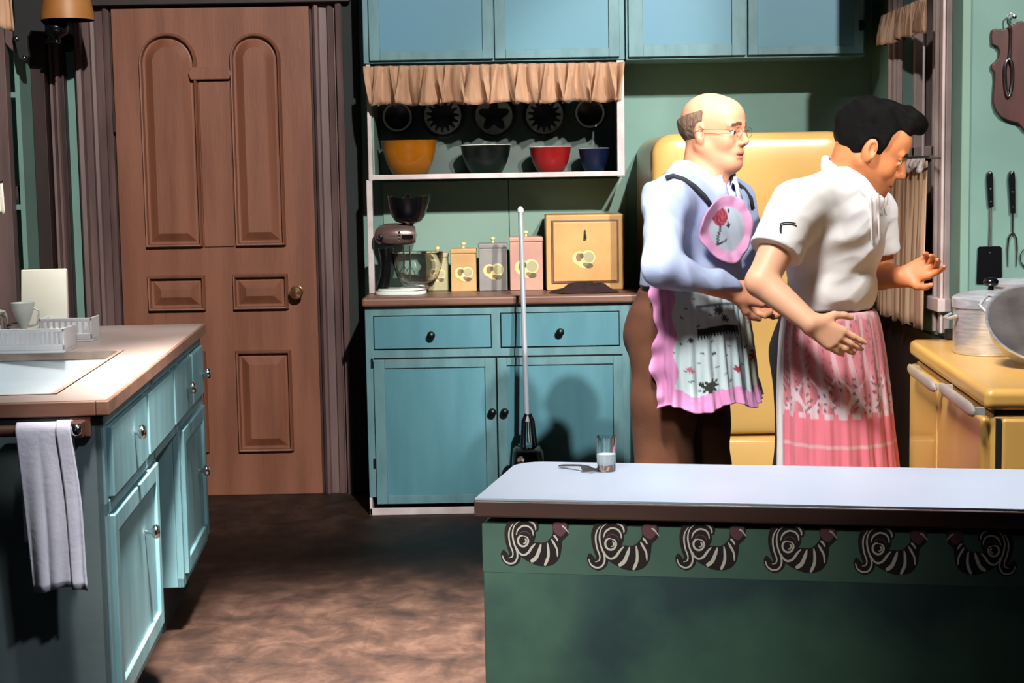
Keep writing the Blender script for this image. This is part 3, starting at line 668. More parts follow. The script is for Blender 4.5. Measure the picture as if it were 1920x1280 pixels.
# ------------------------------------------------------------------ utensils on the stove wall
yw = 5.70
def w2(px, py, d=.006): p = onY(px, py, yw); return Vector((p.x, yw-d, p.z))
def utensil_handle(parent, px, p0, p1):
    a, c = w2(px-1, p0, .012), w2(px+1, p1, .012); b = MB(); w = .012
    b.prism([(a.x-w*.8, a.z-.006), (a.x-w*.4, a.z), (a.x+w*.4, a.z), (a.x+w*.8, a.z-.006), (a.x+w, a.z-.03), (c.x+w*.75, c.z), (c.x-w*.75, c.z), (a.x-w, a.z-.03)], lambda u, v, d: (u, yw-d, v), .004, .018)
    h = b.build('handle', M['black'], parent, bevel=.003)
    for k in (.5, .85): pz = a+(c-a)*k; MB().lathe([(.0035, 0), (.003, .0015), (0, .002)], (pz.x, yw-.018, pz.z), 12, 'Y').build('rivet', M['chrome'], h, smooth=60)
    MB().lathe([(.003, 0), (.003, .018), (.006, .019), (0, .021)], (a.x, yw, a.z-.008), 10, 'Y').build('hanging_nail', M['chrome'], parent)
t = thing('spatula', 'long spatula with black handle and dark square blade hung on the stove wall', 'spatula', tuple(w2(1853, 430)))
utensil_handle(t, 1855, 321, 388)
a, c = w2(1856, 386), w2(1855, 462); b = MB(); b.tube([a, (a+c)/2+Vector((0, -.003, 0)), c], [.0055, .004, .006], 8); b.build('shank', M['pan_in'], t, smooth=60)
a, c = w2(1832, 462), w2(1876, 530); b = MB(); b.prism([(a.x+.006, a.z), (c.x-.006, a.z), (c.x, a.z-.006), (c.x+.003, c.z), (a.x-.003, c.z), (a.x, a.z-.006)], lambda u, v, d: (u, yw-d, v), .006, .009); b.build('blade', M['black'], t)
MB().lathe([(.004, 0), (.003, .002), (0, .0025)], (w2(1855, 474).x, yw-.009, w2(1855, 474).z), 12, 'Y').build('rivet', M['chrome'], t)
t = thing('meat_fork', 'long two-pronged fork with black handle hung right of the spatula', 'fork', tuple(w2(1896, 430)))
utensil_handle(t, 1896, 320, 400)
a, c = w2(1897, 398), w2(1897, 436); b = MB(); b.tube([a, c], [.005, .004], 8)
for s in (-1, 1): b.tube([c+Vector((s*.003, 0, 0)), c+Vector((s*.014, 0, -.02)), c+Vector((s*.017, 0, -.06)), c+Vector((s*.015, 0, -.12))], [.0045, .0045, .004, .0015], 8)
b.build('prongs', M['chrome'], t, smooth=60)
t = thing('ladle', 'dark ladle on the stove wall, cut by the right frame edge', 'ladle', tuple(w2(1930, 430)))
utensil_handle(t, 1934, 322, 390)
a, c = w2(1934, 390), w2(1932, 468); b = MB(); b.tube([a, c], .004, 8); b.build('shank', M['chrome'], t)
c = w2(1932, 482); b = MB(); b.lathe([(0, -.03), (.02, -.026), (.036, -.012), (.041, .004), (.039, .004), (.034, -.010), (.019, -.023), (0, -.027)], (c.x, yw-.008, c.z), 28, 'Y'); b.build('bowl', M['black'], t, smooth=60)
# carved cutting board
pts = [(1856, 57), (1866, 54), (1873, 57), (1885, 52), (1900, 48), (1925, 44)]
half = [(1937, 42), (1922, 43), (1912, 40), (1898, 46), (1884, 54), (1873, 56), (1866, 54), (1857, 57), (1856, 70), (1857, 84), (1866, 88), (1871, 96), (1870, 108), (1864, 116), (1856, 122), (1856, 128), (1861, 136), (1862, 150), (1860, 172), (1859, 192), (1864, 208), (1874, 220), (1888, 227), (1905, 231), (1912, 238), (1918, 246), (1937, 249)]
mir = [(2*1937-u, v) for u, v in half[1:-1][::-1]]
P = [(w2(u, v).x, w2(u, v).z) for u, v in half+mir]
t = thing('carved_board', 'dark red carved wooden board with notched outline on the stove wall', 'board', (P[0][0], yw, P[0][1]))
MB().prism(P, lambda u, v, d: (u, yw-d, v), 0, .02).build('board', M['wood_red'], t, bevel=.004)
t = thing('skewer_hook', 'slim silvery looped tool hanging in front of the dark carved board', 'tool', tuple(w2(1888, 100, .03)))
b = MB(); L_ = [w2(px, py, .03) for px, py in ((1897, 30), (1890, 26), (1884, 32), (1884, 44), (1890, 54), (1891, 62), (1890, 90), (1888, 112))]
b.tube(L_, [.003]*4+[.005, .004, .004, .005], 10)
lo = [w2(1887+7*cos(a_)*(1-.25*sin(a_)), 147+35*sin(a_), .03) for a_ in [2*pi*k/24 for k in range(25)]]
b.tube(lo, .0055, 10, caps=False); b.build('shaft', M['chrome'], t, smooth=60)
nl = w2(1896, 33, 0); MB().lathe([(.004, 0), (.004, .034), (.008, .036), (0, .038)], (nl.x, yw, nl.z), 12, 'Y').build('nail', M['chrome'], t)

# ------------------------------------------------------------------ curtains on the window wall
XC = XR-.075
va, vb_ = onX(1657, 30, XC), onX(1741, 30, XC)
o = ruffle('window_valance', M['tan_stripe'], va.y, vb_.y, XC, 2.02, onX(1700, 72, XC).z, 7, .020, seed=5, axis='Y', thick=.003)
o.data.transform(Matrix.Translation((-.0, 0, 0))); tag(o, 'striped tan cloth valance at the top of the window', 'curtain')
zr = onX(1715, 296, XC).z
y_far, y_near = 6.60, onX(1745, 300, XC).y
rodt = thing('curtain_rod', 'dark thin cafe curtain rod across the window', 'rod', (XC, 6.2, zr))
b = MB(); b.tube([(XC, y_far, zr), (XC, y_near, zr)], .006, 12); b.build('rod', M['casing_dark'], rodt, smooth=60)
for yy in (y_far-.01, y_near+.01): b = MB(); b.tube([(XC, yy, zr), (XR-.02, yy, zr)], .005, 8); b.build('rod_bracket', M['casing_dark'], rodt)
o = ruffle('cafe_curtain', M['tan_stripe'], y_far-.02, onX(1733, 400, XC).y, XC+.012, zr-.012, onX(1700, 603, XC).z, 13, .022, seed=9, axis='Y', hem=.01, thick=.003, rows=16)
tag(o, 'long striped tan cafe curtain hanging from the rod at the window', 'curtain')
o = ruffle('curtain_heading', mat('pale_curtain_cloth', 'b3a8a2', '8c7f7a', rough=.9, scale=20, stretch=(6, 6, 1)), onX(1695, 300, XC).y, onX(1739, 300, XC).y, XC-.008, zr-.004, zr-.045, 6, .014, seed=12, axis='Y', hem=.012, thick=.003, rows=5)
tag(o, 'pale ruffled heading strip bunched on the cafe curtain rod', 'curtain')
cp = onX(1717, 180, XC); b = MB(); b.tube([(XC+.03, cp.y, 2.0), (XC+.03, cp.y, zr-.02)], .005, 8)
tag(b.build('blind_cord', M['white'], None), 'white cord hanging between valance and rod in the window', 'cord')

# ------------------------------------------------------------------ wall lamp at the top left
yl = 6.72
t = thing('wall_lamp', 'bracket wall lamp with amber shade and black font at the top left', 'lamp', tuple(onY(115, 40, YB)))
sc = onY(122, 38, yl); r0 = (onY(176, 38, yl).x-onY(78, 38, yl).x)/2; cxl = (onY(176, 38, yl).x+onY(78, 38, yl).x)/2
MB().lathe([(r0, 0), (r0*.97, .04), (r0*.8, .14), (r0*.55, .2), (r0*.53, .2), (r0*.78, .14), (r0*.95, .04), (r0*.985, 0)], (cxl, yl, sc.z), 40).build('lamp_shade', M['amber'], t, smooth=60)
fc = onY(105, 52, yl)
MB().lathe([(.012, -.075), (.02, -.07), (.014, -.06), (.02, -.05), (.045, -.035), (.052, -.01), (.04, .015), (.018, .03), (.014, .10), (0, .10)], (fc.x, yl, fc.z+.01), 28).build('font', M['black'], t, smooth=60)
b = MB(); b.tube([(fc.x, yl, fc.z-.04), (fc.x-.05, yl+.02, fc.z-.055), (fc.x-.06, YB-.03, fc.z-.03), (fc.x-.06, YB-.002, fc.z-.03)], .009, 10); b.lathe([(.04, 0), (.04, .006), (.01, .012)], (fc.x-.06, YB, fc.z-.03), 20, 'Y'); b.build('bracket', M['black'], t, smooth=60)
b = MB(); b.tube([(fc.x, yl, fc.z+.1), (cxl, yl, sc.z+.2)], .012, 10); b.build('stem', M['black'], t)
# iron bracket / shelf crest beside it
t = thing('iron_bracket', 'black iron scroll bracket at the top left between curtain edge and lamp', 'bracket', tuple(onY(45, 60, 6.7)))
b = MB(); g = lambda px, py: onY(px, py, 6.68)
Pg = [(g(u, v).x, g(u, v).z) for u, v in ((22, -30), (27, 40), (24, 60), (30, 90), (34, 108), (44, 116), (54, 106), (52, 92), (50, 70), (58, 58), (84, 60), (84, -30))]
b.prism(Pg, lambda u, v, d: (u, d, v), 6.68, 6.71); b.build('scroll', M['black_matte'], t, bevel=.004)
b = MB(); 
for u, v in ((32, 72), (46, 108)): p_ = g(u, v); b.lathe([(.012, 0), (.010, .006), (0, .009)], (p_.x, 6.68, p_.z), 16, 'Y')
b.build('bolt', M['chrome'], t, smooth=60)
# curtain scrap at the very left edge
cl = onY(-60, 20, 5.6); cr = onY(23, 20, 5.6)
o = ruffle('left_curtain', M['tan'], cl.x, cr.x, 5.6, onY(0, -60, 5.6).z, onY(0, 56, 5.6).z, 4, .02, seed=14, thick=.003); tag(o, 'peach cloth valance corner at the upper left frame edge', 'curtain'); zc_ = onY(0, -60, 5.6).z-.01; b = MB(); b.tube([(-2.5, 5.585, zc_), (cr.x+.01, 5.585, zc_)], .006, 10); b.build('curtain_rod', M['casing_dark'], o, smooth=60)
cl = onY(-60, 360, 5.6); cr = onY(7, 360, 5.6)
o = ruffle('left_curtain', M['cream'], cl.x, cr.x, 5.6, onY(0, 338, 5.6).z, onY(0, 398, 5.6).z, 4, .015, seed=15, thick=.003); tag(o, 'small cream ruffled cloth edge at the left frame edge, below the peach one', 'curtain'); zc_ = onY(0, 338, 5.6).z-.004; b = MB(); b.tube([(-2.5, 5.588, zc_), (cr.x+.002, 5.588, zc_)], .004, 10); b.build('curtain_rod', M['casing_dark'], o, smooth=60)

# ------------------------------------------------------------------ sink counter on the left
TZ = .912
n_ = onZ(206, 748, TZ); f_ = onZ(385, 606, TZ)
dirv = Vector((f_.x-n_.x, f_.y-n_.y, 0)); Ls = dirv.length; yaw = math.atan2(-dirv.x, dirv.y)
t = thing('sink_cabinet', 'light teal sink cabinet run with drawers, doors and an open kneehole at left', 'cabinet', (n_.x, n_.y, 0), yaw)
MT = wmat(t); MTi = MT.inverted()
# local frame: y runs along the counter (0..Ls), x to the right; the drawer face lies at x = -0.02
XF = -.018; XL = -1.35
def ly(px, x=XF, z=.8):
    """local y where pixel column px meets the drawer face"""
    o_ = MTi @ CO; d = (MTi.to_3x3() @ ray(px, 640)); k = (x-o_.x)/d.x; return (o_+d*k).y
def lp(px, py, x=XF):
    o_ = MTi @ CO; d = (MTi.to_3x3() @ ray(px, py)); k = (x-o_.x)/d.x; return o_+d*k
kw = dict(local=True)
yA, yB_ = ly(283), ly(328)
b = MB(); b.box(XL, XF-.02, .02, Ls-.01, .66, .815); b.box(XF-.022, XF-.002, .02, Ls-.01, .845, .872)
b.box(XL, XF-.02, .02, yA, .15, .66); b.box(XL, XF-.02, yB_, Ls-.01, .15, .66); b.box(XL, XF-.42, yA, yB_, .15, .66)
b.box(XL, XF-.02, yA-.005, yB_+.005, .655, .66)
b.build('body', M['teal_light'], t, bevel=.003, **kw)
b = MB(); b.box(XL, XF-.002, .0, .02, .15, .872); b.box(XL, XF-.06, .02, .04, 0.0, .15); b.build('end_panel', M['teal_grey'], t, bevel=.003, **kw)
b = MB(); b.box(XL, XF-.07, .06, yA-.02, 0, .15); b.box(XL, XF-.07, yB_+.03, Ls-.03, 0, .15); b.build('toe_kick', M['black_matte'], t, **kw)
# face frame
fr = MB(); FX0, FX1 = XF-.02, XF
zr_ = .66
for (a, c) in ((.0, .035), (yA-.03, yA), (yB_, yB_+.03), (Ls-.045, Ls-.01)): fr.box(FX0, FX1, a, c, .15, .872)
fr.box(FX0, FX1, 0, Ls-.01, .845, .872); fr.box(FX0, FX1, 0, Ls-.01, zr_-.02, zr_+.012)
fr.box(FX0, FX1, 0, yA, .15, .18); fr.box(FX0, FX1, yB_, Ls-.01, .15, .18)
for px in (264, 316, 352): yy = ly(px); fr.box(FX0, FX1, yy-.012, yy+.012, zr_, .872)
fr.build('face_frame', M['teal_light'], t, bevel=.002, **kw)
def xdrawer(y0, y1, z0, z1, name='drawer', kn=None, flat=False, ma='teal_light'):
    b = MB(); b.box(XF-.018, XF+.012, y0, y1, z0, z1); d = b.build(name, M[ma], t, bevel=.004, **kw)
    if kn: 
        k = MB(); k.lathe([(.006, 0), (.006, .014), (.016, .02), (.019, .028), (.015, .036), (0, .038)], (XF+.012-.008, kn[0], kn[1]), 20, 'X'); k.build('knob', M['chrome'], d, smooth=60, **kw)
    return d
def xdoor(y0, y1, z0, z1, kn):
    fw = .045
    b = MB(); b.box(XF-.016, XF+.012, y0, y0+fw, z0, z1); b.box(XF-.016, XF+.012, y1-fw, y1, z0, z1); b.box(XF-.016, XF+.012, y0+fw, y1-fw, z0, z0+fw); b.box(XF-.016, XF+.012, y0+fw, y1-fw, z1-fw, z1)
    d = b.build('door', M['teal_light'], t, bevel=.003, **kw); b = MB(); b.box(XF-.014, XF+.002, y0+fw, y1-fw, z0+fw, z1-fw); b.build('panel', M['teal_light'], d, **kw)
    k = MB(); k.lathe([(.006, 0), (.006, .014), (.016, .02), (.019, .028), (.015, .036), (0, .038)], (XF+.012-.008, kn[0], kn[1]), 20, 'X'); k.build('knob', M['chrome'], d, smooth=60, **kw)
kA = lp(243, 810); kB = lp(343, 727); kC = lp(377, 695); kD = lp(270, 997); kE = lp(370, 882)
xdrawer(.05, ly(264)-.016, zr_+.016, .842, kn=(kA.y, kA.z))
xdrawer(ly(264)+.016, ly(316)-.016, zr_+.016, .842, name='false_front')
xdrawer(ly(316)+.016, ly(352)-.016, zr_+.016, .842, kn=(kB.y, kB.z))
xdrawer(ly(352)+.016, Ls-.05, zr_+.016, .842, kn=(min(kC.y, Ls-.09), kC.z))
xdoor(.04, yA-.034, .185, zr_-.024, (min(kD.y, yA-.06), kD.z))
ymid = (yB_+Ls)/2+.0
xdoor(yB_+.034, Ls-.05, .185, zr_-.024, (min(kE.y, Ls-.12), kE.z))
# towel rail
rz_ = (MTi @ onY(150, 802, n_.y-.03)); rzz = rz_.z
tr = thing('towel_rail', 'brown wooden towel rail with square bracket on the end of the sink cabinet', 'towel rail', tuple(MT @ Vector((rz_.x, -.03, rzz))))
def PT(x, y_, z): return MT @ Vector((x, y_, z))
def wbox(b, x0, x1, y0, y1, z0, z1, m=0):
    n = len(b.v); b.box(x0, x1, y0, y1, z0, z1, m)
    for i in range(n, len(b.v)): b.v[i] = tuple(MT @ Vector(b.v[i]))
b = MB(); wbox(b, rz_.x-.027, rz_.x+.022, -.016, 0, rzz-.024, rzz+.024); wbox(b, rz_.x-.018, rz_.x+.012, -.06, -.016, rzz-.018, rzz+.018); b.build('bracket', M['rod_brown'], tr, bevel=.004)
b = MB(); b.tube([PT(rz_.x+.005, -.045, rzz), PT(-1.12, -.045, rzz)], .013, 14); b.build('rod', M['rod_brown'], tr, smooth=60)
b = MB(); b.lathe([(.014, 0), (.012, .005), (0, .008)], PT(rz_.x-.003, -.06, rzz), 16, 'Y'); b.build('screw_cap', M['chrome'], tr, smooth=60)
# towel folded over the rail
tw0, tw1 = (MTi @ onY(34, 800, n_.y-.05)).x, (MTi @ onY(130, 800, n_.y-.05)).x
tz = (MTi @ onY(100, 1098, n_.y-.05)).z
b = MB(); rings = []
def towel(off, x0, x1, zend, r, skew, seed, xe=0.0):
    rnd = np.random.RandomState(seed); ph = rnd.rand(5)*6; rings = []; K = 30; path = []
    for k in range(9): a = pi-pi*k/8; path.append((-.045-r*cos(a)*-1, rzz+r*sin(a), 0))
    path = [(-.045+r*cos(a), rzz+r*sin(a), 0) for a in [0+pi*k/8 for k in range(9)]]
    back = [(-.045+r, rzz-(rzz-zend-.10)*(1-k/8), 0) for k in range(8)]
    front = [(-.045-r, rzz-(rzz-zend)*((k+1)/22), (k+1)/22) for k in range(22)]
    for (yy, z, v) in back+path+front:
        row = []
        for i in range(K+1):
            u = i/K; x = x0+(x1-x0)*u+skew*v+xe*v*u+.004*sin(ph[0]+v*5)*u
            wav = (.008*sin(u*7+ph[1])+.005*sin(u*15+ph[2]+v*2))*v
            row.append(PT(x, yy-abs(wav)-.012*v*sin(u*pi), z+.006*sin(u*5+ph[3])*v))
        rings.append(row)
    return rings
tt = thing('hand_towel', 'white cloth towel draped over the rail on the end of the sink cabinet', 'towel', tuple(PT((tw0+tw1)/2, -.05, rzz)))
MB().loops(towel(0, tw0, tw1, tz, .017, .024, 4), closed=False).build('towel_front', M['towel'], tt, smooth=80, solid=.005)
MB().loops(towel(0, tw0+.03, tw1+.002, tz-.012, .0245, .03, 8, .0), closed=False)
MB().loops([[p for p in r[22:]] for r in towel(0, tw0, tw1+.008, tz-.006, .0205, .026, 4)], closed=False).build('towel_fold', M['towel'], tt, smooth=80, solid=.004)

# worktop with a cut-out for the sink
hx1_, hy0, hy1 = (MTi @ onZ(228, 660, TZ)).x, (MTi @ onZ(150, 738, TZ)).y, (MTi @ onZ(120, 659, TZ)).y
hx0_ = hx1_-.62
wt = thing('sink_worktop', 'pale worn worktop with brown edge around the sink at left', 'worktop', tuple(PT(0, 0, TZ-.04)), yaw)
def lw(b):
    for i in range(len(b.v)): b.v[i] = tuple(MT @ Vector(b.v[i]))
    return b
b = MB(); z0, z1 = TZ-.003, TZ
def topbox(b, x0, x1, y0, y1, z0, z1): b.box(x0, x1, y0, y1, z0, z1)
b.box(hx1_, -.006, -.012, Ls-.006, z0, z1); b.box(XL, hx1_, -.012, hy0, z0, z1); b.box(XL, hx1_, hy1, Ls-.006, z0, z1); b.box(XL, hx0_, hy0, hy1, z0, z1)
lw(b).build('top_surface', M['counter_top'], wt)
b = MB(); e0, e1 = TZ-.036, TZ-.003
b.box(-.03, 0, -.018, Ls, e0, e1+.002); b.box(XL, -.03, -.018, .02, e0, e1+.002); b.box(XL, -.03, Ls-.02, Ls, e0, e1+.002)
b.box(XL, hx1_, hy1+.002, Ls-.02, e0, e1-.001); b.box(XL, hx1_, .02, hy0-.002, e0, e1-.001); b.box(hx1_+.002, -.03, .02, Ls-.02, e0, e1-.001)
lw(b).build('edge', M['counter'], wt, bevel=.004)
sk = thing('kitchen_sink', 'pale blue enamel sink basin set into the left worktop', 'sink', tuple(PT((hx0_+hx1_)/2, (hy0+hy1)/2, TZ-.15)), yaw)
b = MB(); rings = []
def rr4(x0, x1, y0, y1, r, z, n=6):
    P = []
    for (cx, cy, a0) in ((x1-r, y1-r, 0), (x0+r, y1-r, 90), (x0+r, y0+r, 180), (x1-r, y0+r, 270)):
        for k in range(n+1): a = R(a0+90*k/n); P.append(MT @ Vector((cx+r*cos(a), cy+r*sin(a), z)))
    return P
g_ = .003
b.loops([rr4(hx0_+g_, hx1_-g_, hy0+g_, hy1-g_, .02, TZ+.001), rr4(hx0_+g_+.012, hx1_-g_-.012, hy0+g_+.012, hy1-g_-.012, .03, TZ+.001)]); b.loops([rr4(hx0_+g_+.012, hx1_-g_-.012, hy0+g_+.012, hy1-g_-.012, .03, TZ+.001), rr4(hx0_+g_+.013, hx1_-g_-.013, hy0+g_+.013, hy1-g_-.013, .03, TZ-.022)]); b.build('rim', mat('worn_rim_paint', '9a8a82', '857267', rough=.5, scale=14), sk)
b = MB(); q_ = g_+.012
b.loops([rr4(hx0_+q_-.002, hx1_-q_+.002, hy0+q_-.002, hy1-q_+.002, .03, TZ-.022), rr4(hx0_+q_+.03, hx1_-q_-.03, hy0+q_+.03, hy1-q_-.03, .05, TZ-.075), rr4(hx0_+q_+.06, hx1_-q_-.06, hy0+q_+.06, hy1-q_-.06, .05, TZ-.085)], 0, False, True)
b.build('basin', M['enamel'], sk, smooth=60, solid=.0015)
# faucet
fp = onZ(22, 640, TZ); fp = Vector((onY(8, 600, 4.86).x, 4.86, TZ))
t = thing('faucet', 'chrome sink faucet at the left frame edge', 'faucet', tuple(fp))
b = MB(); b.lathe([(.03, 0), (.03, .006), (.018, .012), (.016, .05), (.0, .055)], fp, 20); b.tube([fp+Vector((0, 0, .04)), fp+Vector((0, 0, .085)), fp+Vector((-.0, -.02, .105)), fp+Vector((0, -.08, .11)), fp+Vector((0, -.14, .10)), fp+Vector((0, -.155, .075))], .011, 12); b.build('spout', M['chrome'], t, smooth=60)
b = MB(); b.tube([fp+Vector((.0, 0, .055)), fp+Vector((.03, .0, .062)), fp+Vector((.055, 0, .064))], .008, 10); b.build('tap_handle', M['chrome'], t, smooth=60)
# things by the sink
yc = 5.02; c0, c1 = onY(35, 550, yc), onY(123, 550, yc); ct = onY(78, 505, yc)
t = thing('cream_board', 'cream rectangular card propped upright on the left worktop', 'card', ((c0.x+c1.x)/2, yc, TZ))
b = MB(); b.prism([(c0.x, TZ), (c1.x, TZ), (c1.x-.002, ct.z-.004), (c1.x-.006, ct.z), (c0.x+.004, ct.z-.002)], lambda u, v, d: (u, yc+d+(v-TZ)*.10, v), 0, .02); b.build('card', M['cream'], t, bevel=.002)
b = MB(); b.prism([(c0.x-.006, TZ), (c0.x+.02, TZ), (c0.x+.02, ct.z), (c0.x-.004, ct.z)], lambda u, v, d: (u, yc+d+(v-TZ)*.10, v), .021, .034); b.build('back_cover', M['black_matte'], t)
def comb_rack(name, label, px0, px1, pyt, pyb, yy, n, dep):
    a, c = onY(px0, pyb, yy), onY(px1, pyb, yy); h = onY(px0, pyt, yy).z-TZ
    t = thing(name, label, 'dish rack', ((a.x+c.x)/2, yy, TZ), 0, 'white rubber dish racks by the sink')
    b = MB(); b.box(a.x, c.x, yy, yy+dep, TZ, TZ+.008); b.box(a.x, c.x, yy, yy+.006, TZ+.008, TZ+h*.35); b.box(a.x, c.x, yy, yy+.006, h*.85+TZ, TZ+h); b.box(a.x, c.x, yy+dep-.006, yy+dep, TZ+.008, TZ+h*.8)
    b.box(a.x, a.x+.006, yy, yy+dep, TZ+.008, TZ+h); b.box(c.x-.006, c.x, yy, yy+dep, TZ+.008, TZ+h); b.build('tray', M['plastic'], t, bevel=.002)
    b = MB(); 
    for k in range(n):
        x = a.x+(c.x-a.x)*(k+.5)/n; b.box(x-.0032, x+.0032, yy+.001, yy+.005, TZ+h*.35, TZ+h*.86)
    b.build('prongs', M['plastic'], t)
comb_rack('dish_rack', 'far white slotted rack beside the cream card', 74, 172, 597, 624, 4.93, 9, .10)
comb_rack('dish_rack', 'near white slotted rack at the back edge of the sink', -30, 120, 618, 646, 4.62, 17, .14)
cu = onY(44, 600, 4.83)
t = thing('white_pitcher', 'small white pitcher with flared lip in front of the cream card', 'pitcher', (cu.x, 4.83, TZ))
hh_ = onY(44, 567, 4.83).z-TZ
MB().lathe([(0, 0), (.016, 0), (.018, .004), (.011, hh_*.25), (.010, hh_*.4), (.022, hh_*.62), (.032, hh_*.85), (.036, hh_), (.033, hh_), (.02, hh_*.65), (0, hh_*.55)], (cu.x, 4.83, TZ), 28).build('body', M['bowl_in'], t, smooth=60)
b = MB(); b.tube([(cu.x+.026, 4.83, TZ+hh_*.9), (cu.x+.05, 4.83, TZ+hh_*.8), (cu.x+.04, 4.83, TZ+hh_*.5), (cu.x+.014, 4.83, TZ+hh_*.45)], .004, 8); b.build('handle', M['bowl_in'], t, smooth=60)
# ------------------------------------------------------------------ peninsula with rooster border
IZ = .912
ia = onZ(888, 934, IZ); ib = onZ(1919, 955, IZ); iyaw = math.atan2(ib.y-ia.y, ib.x-ia.x)
ic = onZ(968, 864, IZ); idp = onZ(1400, 871, IZ)
t = thing('peninsula_cabinet', 'green mottled counter base with a border of striped roosters in the foreground', 'counter', (ia.x, ia.y, 0), iyaw)
MI = wmat(t); MIi = MI.inverted()
def il(px, py, y=.03): 
    o_ = MIi @ CO; d = MIi.to_3x3() @ ray(px, py); return o_+d*((y-o_.y)/d.y)
dep = (MIi @ idp).y; IL = 2.1; skew = (MIi @ ic).x
FX = il(906, 1100).x
b = MB(); b.box(FX, IL-.02, .032, max(dep-.03, .28), 0, IZ-.045); b.build('body', M['island'], t, bevel=.004, local=True)
zb0, zb1 = il(1200, 1080).z, IZ-.045
bs = MB().box(FX, IL-.02, .0305, .032, zb0, zb1).build('border_strip', M['border'], t, local=True)
box('baseboard', M['black_matte'], t, 0, 0, 0, 0, 0, 0) if False else None
# worktop (laminate top on a dark brown edge), rounded far-left corner
t2 = thing('peninsula_worktop', 'pale laminate worktop with dark brown edge in the foreground', 'worktop', (ia.x, ia.y, IZ-.04), iyaw)
r = .05; out = [(0, 0), (IL, 0), (IL, dep)]
cx_, cy_ = skew+r, dep-r
out += [(cx_+r*cos(a)*1.0, cy_+r*sin(a)) for a in [R(90+8*k) for k in range(11)]]
ez = il(1000, 972, 0).z
def off(pts, d):
    cxm = IL/2; return [(min(max(u, 0), IL)+(d if u < .5 else -d), v+(d if v < dep/2 else -d)) for u, v in pts]
b = MB(); b.prism(off(out, .0), lambda u, v, z: tuple(MI @ Vector((u, v, z))), ez, IZ-.003); b.build('edge', M['island_edge'], t2, bevel=.003)
b = MB(); b.prism(off(out, .002), lambda u, v, z: tuple(MI @ Vector((u, v, z))), IZ-.003, IZ); b.build('top_surface', M['island_top'], t2)

